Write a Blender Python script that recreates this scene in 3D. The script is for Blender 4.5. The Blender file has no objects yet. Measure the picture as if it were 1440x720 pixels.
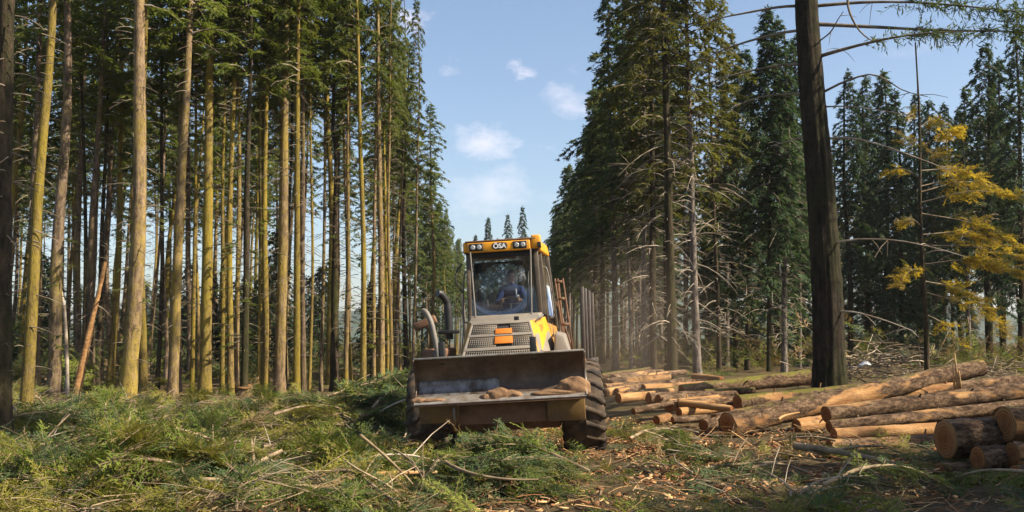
import bpy, bmesh, math, random
import numpy as np
from mathutils import Vector, Matrix, Euler
R = math.radians
rng = np.random.default_rng(7)
random.seed(7)
sc = bpy.context.scene
COL = sc.collection

# ------------------------------------------------------------------ camera
CAM_H, PITCH, FPX = 1.75, 4.9, 1400.0
cam = bpy.data.cameras.new('camera')
cam.lens, cam.sensor_width, cam.clip_start, cam.clip_end = 35.0, 36.0, 0.1, 8000
camo = bpy.data.objects.new('camera', cam)
COL.objects.link(camo)
camo.location = (0, 0, CAM_H)
camo.rotation_euler = (R(90 + PITCH), 0, 0)
sc.camera = camo

# ------------------------------------------------------------------ light
SUN_EL = 40.0
SUN_AZ = -18.0            # degrees from +X, towards -Y when negative
sd = Vector((math.cos(R(SUN_EL)) * math.cos(R(SUN_AZ)), math.cos(R(SUN_EL)) * math.sin(R(SUN_AZ)), math.sin(R(SUN_EL))))
sun = bpy.data.lights.new('sun', 'SUN')
sun.energy, sun.angle, sun.color = 5.0, R(0.53), (1.0, 0.87, 0.66)
suno = bpy.data.objects.new('sun', sun)
COL.objects.link(suno)
suno.location = (20, -5, 30)
suno.rotation_euler = (-sd).to_track_quat('-Z', 'Y').to_euler()

world = bpy.data.worlds.new('World')
sc.world = world
world.use_nodes = True
sc.view_settings.view_transform = 'Standard'
sc.view_settings.look = 'None'
sc.view_settings.gamma = 1.0
sc.view_settings.use_curve_mapping = False
sc.view_settings.exposure = 1.12
sc.cycles.use_denoising = True
sc.cycles.max_bounces = 6
sc.cycles.diffuse_bounces = 3
sc.cycles.glossy_bounces = 3
sc.cycles.transmission_bounces = 4
sc.cycles.transparent_max_bounces = 8
sc.cycles.volume_bounces = 0
sc.cycles.sample_clamp_indirect = 4.0

def cam_dir(px, py):
    p = R(PITCH)
    xc, yc = (px - 720) / FPX, (360 - py) / FPX
    return Vector((xc, math.cos(p) - yc * math.sin(p), math.sin(p) + yc * math.cos(p)))

def at(px, py, d):
    v = cam_dir(px, py)
    return Vector((0, 0, CAM_H)) + v * (d / v.y)

def build_world():
    nt = world.node_tree
    N, L = nt.nodes, nt.links
    N.clear()
    out = N.new('ShaderNodeOutputWorld')
    bg = N.new('ShaderNodeBackground')
    sky = N.new('ShaderNodeTexSky')
    sky.sky_type = 'NISHITA'
    sky.sun_disc = False
    sky.sun_elevation = R(SUN_EL)
    sky.sun_rotation = R(90 - SUN_AZ)
    sky.air_density, sky.dust_density, sky.ozone_density = 1.0, 1.5, 1.9
    tc = N.new('ShaderNodeTexCoord')
    def math_(op, a, b=None, clamp=False):
        m = N.new('ShaderNodeMath'); m.operation = op; m.use_clamp = clamp
        for i, x in enumerate((a, b)):
            if x is None: continue
            if isinstance(x, (int, float)): m.inputs[i].default_value = x
            else: L.new(x, m.inputs[i])
        return m.outputs[0]
    nz = N.new('ShaderNodeTexNoise')
    nz.inputs['Scale'].default_value = 14.0
    nz.inputs['Detail'].default_value = 7.0
    nz.inputs['Roughness'].default_value = 0.62
    mp = N.new('ShaderNodeMapping'); mp.inputs['Scale'].default_value = (1, 1, 1.7)
    L.new(tc.outputs['Generated'], mp.inputs['Vector']); L.new(mp.outputs[0], nz.inputs['Vector'])
    # loose fair-weather clouds: soft patches torn up by the noise, all round the sky
    total = None
    wz = N.new('ShaderNodeTexNoise'); wz.inputs['Scale'].default_value = 18.0; wz.inputs['Detail'].default_value = 5.0; wz.inputs['Roughness'].default_value = .65
    L.new(mp.outputs[0], wz.inputs['Vector'])
    w1 = N.new('ShaderNodeVectorMath'); w1.operation = 'SUBTRACT'; L.new(wz.outputs['Color'], w1.inputs[0]); w1.inputs[1].default_value = (.5, .5, .5)
    w2 = N.new('ShaderNodeVectorMath'); w2.operation = 'MULTIPLY'; L.new(w1.outputs[0], w2.inputs[0]); w2.inputs[1].default_value = (.11, .11, .06)
    w3 = N.new('ShaderNodeVectorMath'); w3.operation = 'ADD'; L.new(w2.outputs[0], w3.inputs[0]); L.new(tc.outputs['Generated'], w3.inputs[1])
    spots = [(575, 30, .020, .9), (690, 205, .032, 1.0), (745, 205, .016, .7), (730, 99, .014, .8), (798, 140, .026, .65),
             (640, 105, .014, .45), (700, 262, .045, .62), (655, 290, .025, .4), (780, 270, .03, .35), (1330, 60, .03, .3), (1240, 40, .03, .3)]
    dirs = [(cam_dir(a, b).normalized(), r, s) for a, b, r, s in spots]
    rr = random.Random(5)
    for k in range(14):
        a = rr.uniform(35, 325); e = rr.uniform(6, 40)
        dirs.append((Vector((math.sin(R(a)) * math.cos(R(e)), math.cos(R(a)) * math.cos(R(e)), math.sin(R(e)))), rr.uniform(.02, .05), rr.uniform(.4, .9)))
    for dv, r, s in dirs:
        sub = N.new('ShaderNodeVectorMath'); sub.operation = 'SUBTRACT'
        L.new(w3.outputs[0], sub.inputs[0]); sub.inputs[1].default_value = dv
        mul = N.new('ShaderNodeVectorMath'); mul.operation = 'MULTIPLY'
        L.new(sub.outputs[0], mul.inputs[0]); mul.inputs[1].default_value = (1 / r / 1.7, 1 / r / 1.7, 1.25 / r)
        ln = N.new('ShaderNodeVectorMath'); ln.operation = 'LENGTH'
        L.new(mul.outputs[0], ln.inputs[0])
        f = math_('MULTIPLY', math_('SUBTRACT', 1.0, ln.outputs['Value'], True), s)
        total = f if total is None else math_('MAXIMUM', total, f)
    gate = math_('SUBTRACT', 1.0, math_('MULTIPLY', nz.outputs['Fac'], 1.5))
    mask = math_('MULTIPLY', math_('MULTIPLY', math_('SUBTRACT', math_('MULTIPLY', total, 1.35), gate), 1.05, True), .38)
    mix = N.new('ShaderNodeMix'); mix.data_type = 'RGBA'
    L.new(mask, mix.inputs['Factor']); L.new(sky.outputs[0], mix.inputs['A'])
    mix.inputs['B'].default_value = (9.0, 7.8, 7.8, 1)
    L.new(mix.outputs['Result'], bg.inputs['Color'])
    bg.inputs['Strength'].default_value = 0.088
    L.new(bg.outputs[0], out.inputs['Surface'])
build_world()

# ------------------------------------------------------------------ helpers
class MB:
    """collects pieces and links them as one mesh"""
    def __init__(s): s.v = []; s.f = []; s.m = []; s.n = 0
    def add(s, V, F, mi=0):
        V = np.asarray(V, dtype=np.float64).reshape(-1, 3)
        F = np.asarray(F, dtype=np.int64)
        s.v.append(V); s.f.append(F + s.n); s.m.append(np.full(len(F), mi) if np.isscalar(mi) else np.asarray(mi)); s.n += len(V)
    def mesh(s, name, mats, smooth=False):
        me = bpy.data.meshes.new(name)
        V = np.concatenate(s.v)
        lv = np.concatenate([f.ravel() for f in s.f]).astype(np.int32)
        cnt = np.concatenate([np.full(len(f), f.shape[1]) for f in s.f]).astype(np.int32)
        mi = np.concatenate(s.m).astype(np.int32)
        me.vertices.add(len(V)); me.vertices.foreach_set('co', V.astype(np.float32).ravel())
        me.loops.add(len(lv)); me.loops.foreach_set('vertex_index', lv)
        me.polygons.add(len(cnt))
        st = np.zeros(len(cnt), dtype=np.int32); st[1:] = np.cumsum(cnt)[:-1]
        me.polygons.foreach_set('loop_start', st)
        me.polygons.foreach_set('material_index', mi)
        if smooth: me.polygons.foreach_set('use_smooth', np.ones(len(cnt), dtype=bool))
        me.update(calc_edges=True); me.validate()
        for m in (mats if isinstance(mats, (list, tuple)) else [mats]): me.materials.append(m)
        return me
    def obj(s, name, mats, parent=None, smooth=False, bevel=0):
        o = bpy.data.objects.new(name, s.mesh(name, mats, smooth))
        COL.objects.link(o); o.parent = parent
        if bevel:
            b = o.modifiers.new('bevel', 'BEVEL'); b.width = bevel; b.segments = 2; b.limit_method = 'ANGLE'; b.angle_limit = R(40)
        return o

BOXF = [(0, 1, 2, 3), (7, 6, 5, 4), (0, 4, 5, 1), (1, 5, 6, 2), (2, 6, 7, 3), (3, 7, 4, 0)]
def hexa(mb, low, top, mi=0):
    mb.add([*low, *top], [tuple(reversed(f)) for f in BOXF], mi)
def box(mb, c, s, rot=None, mi=0):
    x, y, z = s[0] / 2, s[1] / 2, s[2] / 2
    P = [Vector(p) for p in ((-x, -y, -z), (x, -y, -z), (x, y, -z), (-x, y, -z), (-x, -y, z), (x, -y, z), (x, y, z), (-x, y, z))]
    if rot is not None:
        m = rot if isinstance(rot, Matrix) else Euler(rot).to_matrix()
        P = [m @ p for p in P]
    c = Vector(c)
    P = [p + c for p in P]
    hexa(mb, P[:4], P[4:], mi)
def bar(mb, a, b, w, h=None, mi=0, up=(0, 0, 1)):
    a, b = Vector(a), Vector(b); h = h or w
    d = (b - a); L = d.length; d.normalize()
    u = Vector(up)
    if abs(d.dot(u)) > .98: u = Vector((0, 1, 0))
    x = d.cross(u).normalized(); z = x.cross(d)
    m = Matrix((x, d, z)).transposed()
    box(mb, (a + b) / 2, (w, L, h), m, mi)
def tube(mb, pts, rad, sides=8, mi=0, caps=True, jit=0.0, rs=None):
    P = np.asarray([tuple(p) for p in pts], dtype=float)
    n = len(P)
    rad = np.full(n, rad) if np.isscalar(rad) else np.asarray(rad, dtype=float)
    T = np.gradient(P, axis=0); T /= np.linalg.norm(T, axis=1)[:, None] + 1e-9
    mean = T.mean(axis=0)
    ref = np.eye(3)[np.argmin(np.abs(mean))]
    X = np.cross(T, ref); X /= np.linalg.norm(X, axis=1)[:, None] + 1e-9
    Y = np.cross(T, X)
    a = np.arange(sides) * 2 * math.pi / sides
    rr = rad[:, None] * np.ones(sides)
    if jit: rr = rr * (1 + jit * (rs or rng).standard_normal((n, sides)))
    V = P[:, None, :] + rr[..., None] * (np.cos(a)[None, :, None] * X[:, None, :] + np.sin(a)[None, :, None] * Y[:, None, :])
    i = np.arange(n - 1)[:, None] * sides; j = np.arange(sides)[None, :]; k = (j + 1) % sides
    F = np.stack([i + j, i + sides + j, i + sides + k, i + k], axis=-1).reshape(-1, 4)
    mb.add(V.reshape(-1, 3), F, mi)
    if caps:
        for e, o in ((0, 1), (n - 1, 0)):
            ring = V[e]; c = P[e]
            VV = np.vstack([ring, c[None]])
            F = [(q, (q + 1) % sides, sides) if o else ((q + 1) % sides, q, sides) for q in range(sides)]
            mb.add(VV, F, mi)
def spline(ctrl, n):
    C = [Vector(c) for c in ctrl]
    C = [C[0] * 2 - C[1]] + C + [C[-1] * 2 - C[-2]]
    out = []
    m = len(C) - 3
    for q in range(n):
        t = q / (n - 1) * m; i = min(int(t), m - 1); t -= i
        a, b, c, d = C[i:i + 4]
        out.append(.5 * ((2 * b) + (c - a) * t + (2 * a - 5 * b + 4 * c - d) * t * t + (3 * b - a - 3 * c + d) * t ** 3))
    return out
def lathe(mb, prof, axis='x', n=32, mi=0, c=(0, 0, 0)):
    prof = np.asarray(prof, dtype=float)      # (along, radius)
    a = np.arange(n) * 2 * math.pi / n
    V = np.zeros((len(prof), n, 3))
    V[..., 0] = prof[:, 0][:, None]
    V[..., 1] = prof[:, 1][:, None] * np.cos(a); V[..., 2] = prof[:, 1][:, None] * np.sin(a)
    if axis == 'z': V = V[..., [1, 2, 0]]
    if axis == 'y': V = V[..., [2, 0, 1]]
    V += np.asarray(c)
    i = np.arange(len(prof) - 1)[:, None] * n; j = np.arange(n)[None]; k = (j + 1) % n
    F = np.stack([i + j, i + k, i + n + k, i + n + j], -1).reshape(-1, 4)
    mb.add(V.reshape(-1, 3), F, mi)

def tag(o, label=None, cat=None, group=None, kind=None):
    if label: o['label'] = label
    if cat: o['category'] = cat
    if group: o['group'] = group
    if kind: o['kind'] = kind
    return o
def empty(name, loc=(0, 0, 0), rot=(0, 0, 0)):
    e = bpy.data.objects.new(name, None); COL.objects.link(e)
    e.location = loc; e.rotation_euler = rot; e.empty_display_size = .3
    return e
def link(name, me, parent=None, loc=None, rot=None, scale=None):
    o = bpy.data.objects.new(name, me); COL.objects.link(o); o.parent = parent
    if loc is not None: o.location = loc
    if rot is not None: o.rotation_euler = rot
    if scale is not None: o.scale = scale
    return o

# ------------------------------------------------------------------ materials
class Mat:
    def __init__(s, name, rough=.8):
        s.m = bpy.data.materials.new(name); s.m.use_nodes = True
        s.nt = s.m.node_tree; s.N = s.nt.nodes; s.L = s.nt.links
        s.b = s.N['Principled BSDF']; s.out = s.N['Material Output']
        s.b.inputs['Roughness'].default_value = rough
        s.tc = s.N.new('ShaderNodeTexCoord'); s.oi = s.N.new('ShaderNodeObjectInfo')
        add = s.N.new('ShaderNodeVectorMath'); add.operation = 'ADD'
        mul = s.N.new('ShaderNodeMath'); mul.operation = 'MULTIPLY'; mul.inputs[1].default_value = 37.0
        s.L.new(s.oi.outputs['Random'], mul.inputs[0])
        s.L.new(s.tc.outputs['Object'], add.inputs[0]); s.L.new(mul.outputs[0], add.inputs[1])
        s.vec = add.outputs[0]
    def noise(s, scale, detail=4, rough=.55, stretch=None, vec=None):
        n = s.N.new('ShaderNodeTexNoise'); n.inputs['Scale'].default_value = scale
        n.inputs['Detail'].default_value = detail; n.inputs['Roughness'].default_value = rough
        v = vec or s.vec
        if stretch:
            mp = s.N.new('ShaderNodeMapping'); mp.inputs['Scale'].default_value = stretch
            s.L.new(v, mp.inputs['Vector']); v = mp.outputs[0]
        s.L.new(v, n.inputs['Vector'])
        return n.outputs['Fac']
    def ramp(s, fac, stops):
        r = s.N.new('ShaderNodeValToRGB'); e = r.color_ramp.elements
        while len(e) < len(stops): e.new(.5)
        for k, (p, c) in enumerate(stops):
            e[k].position = p
            e[k].color = (*c, 1) if isinstance(c, (tuple, list)) else (c, c, c, 1)
        s.L.new(fac, r.inputs[0])
        return r.outputs[0]
    def mix(s, fac, a, b, mode='MIX'):
        m = s.N.new('ShaderNodeMix'); m.data_type = 'RGBA'; m.blend_type = mode
        for sock, x in (('Factor', fac), ('A', a), ('B', b)):
            if isinstance(x, tuple): m.inputs[sock].default_value = (*x, 1)
            elif isinstance(x, (int, float)): m.inputs[sock].default_value = x
            else: s.L.new(x, m.inputs[sock])
        return m.outputs['Result']
    def hsv(s, col, h=.5, sat=1.0, val=None):
        n = s.N.new('ShaderNodeHueSaturation'); n.inputs['Saturation'].default_value = sat
        s.L.new(col, n.inputs['Color'])
        if val is not None: s.L.new(val, n.inputs['Value'])
        n.inputs['Hue'].default_value = h
        return n.outputs[0]
    def rand_range(s, a, b):
        m = s.N.new('ShaderNodeMapRange'); m.inputs['To Min'].default_value = a; m.inputs['To Max'].default_value = b
        s.L.new(s.oi.outputs['Random'], m.inputs['Value'])
        return m.outputs[0]
    def color(s, c):
        if isinstance(c, tuple): s.b.inputs['Base Color'].default_value = (*c, 1)
        else: s.L.new(c, s.b.inputs['Base Color'])
        return s
    def bump(s, fac, strength=.5, dist=.02):
        b = s.N.new('ShaderNodeBump'); b.inputs['Strength'].default_value = strength; b.inputs['Distance'].default_value = dist
        s.L.new(fac, b.inputs['Height']); s.L.new(b.outputs[0], s.b.inputs['Normal'])
        return s
    def spec(s, v): s.b.inputs['Specular IOR Level'].default_value = v; return s

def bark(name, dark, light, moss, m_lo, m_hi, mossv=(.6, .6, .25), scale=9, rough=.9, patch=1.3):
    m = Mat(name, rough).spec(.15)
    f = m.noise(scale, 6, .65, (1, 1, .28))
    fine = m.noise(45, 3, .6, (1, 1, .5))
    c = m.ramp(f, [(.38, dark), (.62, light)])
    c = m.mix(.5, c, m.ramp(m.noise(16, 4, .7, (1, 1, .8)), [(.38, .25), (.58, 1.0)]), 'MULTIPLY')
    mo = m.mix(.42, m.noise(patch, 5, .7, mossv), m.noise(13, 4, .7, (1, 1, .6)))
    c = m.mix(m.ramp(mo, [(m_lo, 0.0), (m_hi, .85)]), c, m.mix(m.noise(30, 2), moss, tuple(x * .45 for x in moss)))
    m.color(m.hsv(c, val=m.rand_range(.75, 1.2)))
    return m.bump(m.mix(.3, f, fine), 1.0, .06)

def foliage(name, stops, trans=.35, rand=(.75, 1.25), scale=1.4, tcol=1.25):
    m = Mat(name, .65).spec(.2)
    c = m.ramp(m.noise(scale, 4, .7), stops)
    c = m.hsv(c, val=m.rand_range(*rand))
    m.color(c)
    t = m.N.new('ShaderNodeBsdfTranslucent')
    m.L.new(m.mix(1.0, c, (tcol, tcol, tcol * .6), 'MULTIPLY'), t.inputs['Color'])
    ms = m.N.new('ShaderNodeMixShader'); ms.inputs[0].default_value = trans
    m.L.new(m.b.outputs[0], ms.inputs[1]); m.L.new(t.outputs[0], ms.inputs[2]); m.L.new(ms.outputs[0], m.out.inputs['Surface'])
    return m

M = {}
M['bark_lit'] = bark('lichen_bark', (.10, .07, .045), (.27, .19, .12), (.36, .27, .035), .44, .63)
M['bark_plain'] = bark('plantation_bark', (.085, .060, .042), (.23, .165, .115), (.30, .24, .04), .50, .70)
M['bark_moss'] = bark('mossy_bark', (.09, .065, .03), (.24, .17, .07), (.34, .26, .032), .41, .59)
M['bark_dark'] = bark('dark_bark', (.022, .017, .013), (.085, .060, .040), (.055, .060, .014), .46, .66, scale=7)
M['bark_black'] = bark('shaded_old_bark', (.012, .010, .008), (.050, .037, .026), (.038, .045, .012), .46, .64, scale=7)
M['bark_grey'] = bark('grey_bark', (.07, .06, .052), (.24, .20, .17), (.16, .16, .09), .58, .8)
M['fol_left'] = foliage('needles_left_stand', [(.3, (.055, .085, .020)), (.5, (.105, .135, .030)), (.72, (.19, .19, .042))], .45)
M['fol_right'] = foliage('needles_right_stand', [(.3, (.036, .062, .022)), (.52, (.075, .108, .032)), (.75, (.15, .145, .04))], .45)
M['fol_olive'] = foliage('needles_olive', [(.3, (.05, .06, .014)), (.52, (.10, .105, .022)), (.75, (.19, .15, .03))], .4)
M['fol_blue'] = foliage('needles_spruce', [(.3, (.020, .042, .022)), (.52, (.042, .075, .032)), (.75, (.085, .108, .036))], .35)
M['fol_gold'] = foliage('needles_gold', [(.3, (.16, .12, .02)), (.5, (.33, .235, .028)), (.75, (.48, .35, .05))], .6, scale=2.5, tcol=1.4)
M['dead'] = Mat('dead_twig_bark', .9).spec(.1)
_m = M['dead']; _m.color(_m.ramp(_m.noise(3, 3), [(.35, (.10, .075, .05)), (.7, (.26, .22, .17))]))
M['dead_pale'] = Mat('bleached_twig', .85).spec(.15)
_m = M['dead_pale']; _m.color(_m.ramp(_m.noise(2.5, 3), [(.35, (.22, .17, .12)), (.7, (.48, .42, .34))]))
# brash greens
M['br1'] = foliage('brash_green', [(.3, (.055, .090, .015)), (.52, (.125, .165, .026)), (.75, (.23, .235, .042))], .3, (1, 1), .9)
M['br2'] = foliage('brash_olive', [(.3, (.12, .125, .020)), (.52, (.21, .20, .032)), (.75, (.32, .27, .06))], .3, (1, 1), .9)
M['br3'] = foliage('brash_blue_green', [(.3, (.034, .060, .024)), (.52, (.070, .108, .042)), (.75, (.13, .165, .06))], .25, (1, 1), .9)
M['br4'] = foliage('brash_dry', [(.3, (.17, .11, .05)), (.52, (.28, .19, .09)), (.75, (.40, .29, .15))], .2, (1, 1), .9)
M['stick'] = Mat('stick_bark', .85).spec(.15)
_m = M['stick']; _m.color(_m.hsv(_m.ramp(_m.noise(6, 4, .6, (1, 1, 1)), [(.3, (.13, .09, .055)), (.6, (.33, .25, .16)), (.8, (.50, .41, .29))]), val=_m.rand_range(.6, 1.25))); _m.bump(_m.noise(40, 3), .5, .01)
M['peeled'] = Mat('fresh_wood', .7).spec(.2)
_m = M['peeled']; _m.color(_m.hsv(_m.ramp(_m.noise(5, 5, .6, (.25, 2, 2)), [(.3, (.38, .20, .08)), (.55, (.60, .38, .18)), (.78, (.72, .52, .30))]), val=_m.rand_range(.75, 1.1))); _m.bump(_m.noise(22, 4, .6, (.1, 1, 1)), .4, .01)
def wood_end():
    m = Mat('sawn_end', .8).spec(.15)
    sep = m.N.new('ShaderNodeSeparateXYZ'); m.L.new(m.tc.outputs['Object'], sep.inputs[0])
    cx = m.N.new('ShaderNodeCombineXYZ'); m.L.new(sep.outputs['Y'], cx.inputs[1]); m.L.new(sep.outputs['Z'], cx.inputs[2])
    ln = m.N.new('ShaderNodeVectorMath'); ln.operation = 'LENGTH'; m.L.new(cx.outputs[0], ln.inputs[0])
    w = m.N.new('ShaderNodeMath'); w.operation = 'MULTIPLY_ADD'; m.L.new(ln.outputs['Value'], w.inputs[0]); w.inputs[1].default_value = 150
    nn = m.N.new('ShaderNodeMath'); nn.operation = 'MULTIPLY'; nn.inputs[1].default_value = 9.0
    m.L.new(m.noise(5, 3), nn.inputs[0]); m.L.new(nn.outputs[0], w.inputs[2])
    s_ = m.N.new('ShaderNodeMath'); s_.operation = 'SINE'; m.L.new(w.outputs[0], s_.inputs[0])
    ring = m.ramp(s_.outputs[0], [(.0, .45), (.9, 1.0)])
    heart = m.ramp(ln.outputs['Value'], [(.02, (.22, .075, .025)), (.15, (.32, .135, .045)), (.24, (.38, .20, .085))])
    c = m.mix(.8, heart, ring, 'MULTIPLY')
    c = m.mix(m.ramp(m.noise(11, 4, .6), [(.45, 0.0), (.75, .75)]), c, (.28, .14, .06))
    m.color(m.hsv(c, val=m.rand_range(.75, 1.1))); m.bump(m.noise(50, 3), .4, .01)
    return m
M['wood_end'] = wood_end()
def log_bark(name, moss_amt, peel_amt):
    m = Mat(name, .88).spec(.15)
    f = m.mix(.5, m.noise(7, 6, .7, (.4, 1, 1)), m.noise(20, 5, .7, (.5, 1, 1))); fine = m.noise(40, 3, .6)
    c = m.ramp(f, [(.40, (.030, .017, .011)), (.5, (.13, .08, .048)), (.60, (.30, .20, .125))])
    c = m.mix(.6, c, m.ramp(fine, [(.3, .35), (.7, 1.0)]), 'MULTIPLY')
    wood = m.ramp(m.noise(6, 5, .6, (.2, 2, 2)), [(.3, (.25, .115, .045)), (.55, (.42, .235, .10)), (.72, (.55, .35, .17))])
    wood = m.mix(m.ramp(m.noise(3.5, 5, .7, (.6, 1, 1)), [(.5, 0.0), (.68, .75)]), wood, (.16, .09, .05))
    pl = m.noise(1.1, 4, .6, (.45, 1.3, 1.3))
    c = m.mix(m.ramp(pl, [(.62 - peel_amt, 0.0), (.66 - peel_amt, 1.0)]), c, wood)
    geo = m.N.new('ShaderNodeNewGeometry'); sp = m.N.new('ShaderNodeSeparateXYZ'); m.L.new(geo.outputs['Normal'], sp.inputs[0])
    k = m.N.new('ShaderNodeMath'); k.operation = 'MULTIPLY_ADD'; k.inputs[1].default_value = .22; k.inputs[2].default_value = moss_amt - .20
    m.L.new(sp.outputs['Z'], k.inputs[0])
    ad = m.N.new('ShaderNodeMath'); ad.operation = 'ADD'; m.L.new(k.outputs[0], ad.inputs[0]); m.L.new(m.mix(.4, m.noise(2.6, 5, .7), m.noise(15, 4, .7)), ad.inputs[1])
    c = m.mix(m.ramp(ad.outputs[0], [(.55, 0.0), (.64, .9)]), c, m.mix(m.noise(26, 3), (.19, .17, .03), (.06, .07, .013)))
    m.color(m.hsv(c, val=m.rand_range(.8, 1.15)))
    return m.bump(m.mix(.4, f, fine), 1.0, .06)
M['log_moss'] = log_bark('mossy_log_bark', .13, .04)
M['log_long'] = log_bark('weathered_long_log_bark', .05, .10)
M['log_bark'] = log_bark('log_bark', .0, .07)
M['log_peel'] = log_bark('half_peeled_log_bark', -.02, .12)
M['log_wood'] = log_bark('peeled_log', -.12, .42)
def simple(name, col, rough=.6, metal=0.0, var=.25, scale=6, dirt=None, dirt_lo=.5, dirt_hi=.75, bump=.0, spec=.4):
    m = Mat(name, rough).spec(spec); m.b.inputs['Metallic'].default_value = metal
    c = m.ramp(m.noise(scale, 4, .6), [(.3, tuple(x * (1 - var) for x in col)), (.7, tuple(min(1, x * (1 + var)) for x in col))])
    if dirt:
        d = m.noise(scale * .7, 6, .7)
        c = m.mix(m.ramp(d, [(dirt_lo, 0.0), (dirt_hi, 1.0)]), c, m.mix(m.noise(25, 3), dirt, tuple(x * .6 for x in dirt)))
    m.color(c)
    if bump: m.bump(m.noise(scale * 3, 4), bump, .01)
    return m
DUST = (.26, .19, .125)
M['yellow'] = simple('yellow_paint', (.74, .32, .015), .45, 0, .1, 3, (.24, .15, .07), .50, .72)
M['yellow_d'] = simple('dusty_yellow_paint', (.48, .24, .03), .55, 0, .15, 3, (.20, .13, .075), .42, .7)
M['box_d'] = simple('dirt_caked_yellow', (.20, .115, .03), .75, 0, .2, 4, (.15, .095, .055), .36, .62, .3)
M['orange'] = simple('orange_plate', (.55, .17, .018), .5, 0, .1, 8, DUST, .6, .9)
M['dusty_grey'] = simple('dusty_grey_paint', (.21, .185, .155), .7, 0, .15, 4, DUST, .5, .8)
M['steel'] = simple('worn_steel', (.115, .085, .065), .5, .3, .3, 5, (.085, .05, .034), .40, .66, .2)
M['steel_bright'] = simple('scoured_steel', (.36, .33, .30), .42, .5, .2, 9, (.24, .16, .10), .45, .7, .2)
M['blade_sheen'] = simple('painted_sheen_steel', (.23, .22, .22), .38, .5, .25, 7, (.10, .07, .05), .42, .6, .2)  # paler steel: the blade's reflected sheen is put into this colour
M['rust'] = simple('rusty_steel', (.16, .085, .05), .8, .1, .3, 8, (.24, .15, .09), .5, .8, .3)
M['black'] = simple('black_paint', (.018, .018, .02), .45, 0, .2, 5, (.12, .09, .06), .62, .9)
M['rubber'] = simple('dusty_tyre_rubber', (.030, .027, .025), .85, 0, .2, 7, (.17, .115, .075), .38, .72, .3, .2)
M['soil'] = simple('dry_soil', (.20, .12, .07), .95, 0, .35, 9, (.30, .19, .11), .5, .75, .8, .1)
M['pipe'] = simple('grey_hose', (.17, .155, .14), .65, 0, .15, 5, DUST, .55, .8)
M['stake'] = simple('grey_stake_steel', (.13, .11, .095), .5, .4, .2, 5, (.2, .13, .09), .5, .8)
M['trim'] = simple('cab_trim', (.028, .028, .032), .7, 0, .2, 6)
M['pillar'] = simple('cab_pillar_paint', (.075, .058, .045), .55, 0, .2, 4, DUST, .5, .8)
M['lamp'] = simple('lamp_lens', (.35, .36, .37), .12, 0, .1, 20, None, spec=.8)
M['navy'] = simple('navy_jacket', (.03, .055, .17), .85, 0, .3, 9)
M['skin'] = simple('skin', (.42, .24, .16), .55, 0, .06, 12)
M['hair'] = simple('dark_hair', (.012, .009, .008), .6, 0, .3, 30)
M['trousers'] = simple('dark_trousers', (.03, .03, .035), .9, 0, .2, 9)
M['white'] = simple('white_print', (.75, .75, .75), .7, 0, .03, 5)
M['plastic'] = simple('white_plastic', (.78, .78, .80), .4, 0, .05, 5)
def glass():
    m = Mat('cab_glass', .05)
    m.N.remove(m.b)
    t = m.N.new('ShaderNodeBsdfTransparent'); t.inputs[0].default_value = (.80, .84, .87, 1)
    g = m.N.new('ShaderNodeBsdfGlossy'); g.inputs['Roughness'].default_value = .03
    df = m.N.new('ShaderNodeBsdfDiffuse'); df.inputs[0].default_value = (.34, .32, .30, 1)
    fr = m.N.new('ShaderNodeFresnel'); fr.inputs['IOR'].default_value = 1.5
    a = m.N.new('ShaderNodeMixShader'); m.L.new(fr.outputs[0], a.inputs[0]); m.L.new(t.outputs[0], a.inputs[1]); m.L.new(g.outputs[0], a.inputs[2])
    b = m.N.new('ShaderNodeMixShader'); m.L.new(m.ramp(m.noise(3, 4), [(.3, .02), (.8, .09)]), b.inputs[0])
    m.L.new(a.outputs[0], b.inputs[1]); m.L.new(df.outputs[0], b.inputs[2]); m.L.new(b.outputs[0], m.out.inputs['Surface'])
    return m
M['glass'] = glass()
def ground_mat():
    m = Mat('forest_floor', .95).spec(.1)
    v = m.tc.outputs['Object']
    a = m.noise(.9, 6, .65, vec=v); b = m.noise(14, 5, .7, vec=v)
    c = m.ramp(a, [(.3, (.055, .055, .022)), (.5, (.115, .085, .045)), (.7, (.17, .115, .06))])
    c = m.mix(.6, c, m.ramp(b, [(.25, .25), (.75, 1.25)]), 'MULTIPLY')
    c = m.mix(m.ramp(m.noise(60, 3, .7, vec=v), [(.62, 0.0), (.7, .6)]), c, (.30, .20, .11))
    m.color(c); return m.bump(b, 1.0, .08)
M['ground'] = ground_mat()
M['chip_b'] = simple('bark_shreds', (.24, .115, .055), .9, 0, .4, 3, spec=.1)
_m = Mat('hill_forest', .95).spec(.05)
_m.color(_m.ramp(_m.noise(.03, 6, .7, vec=_m.tc.outputs['Object']), [(.35, (.02, .04, .025)), (.65, (.05, .075, .04))])); M['hill'] = _m
for k in M: M[k] = M[k].m

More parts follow.
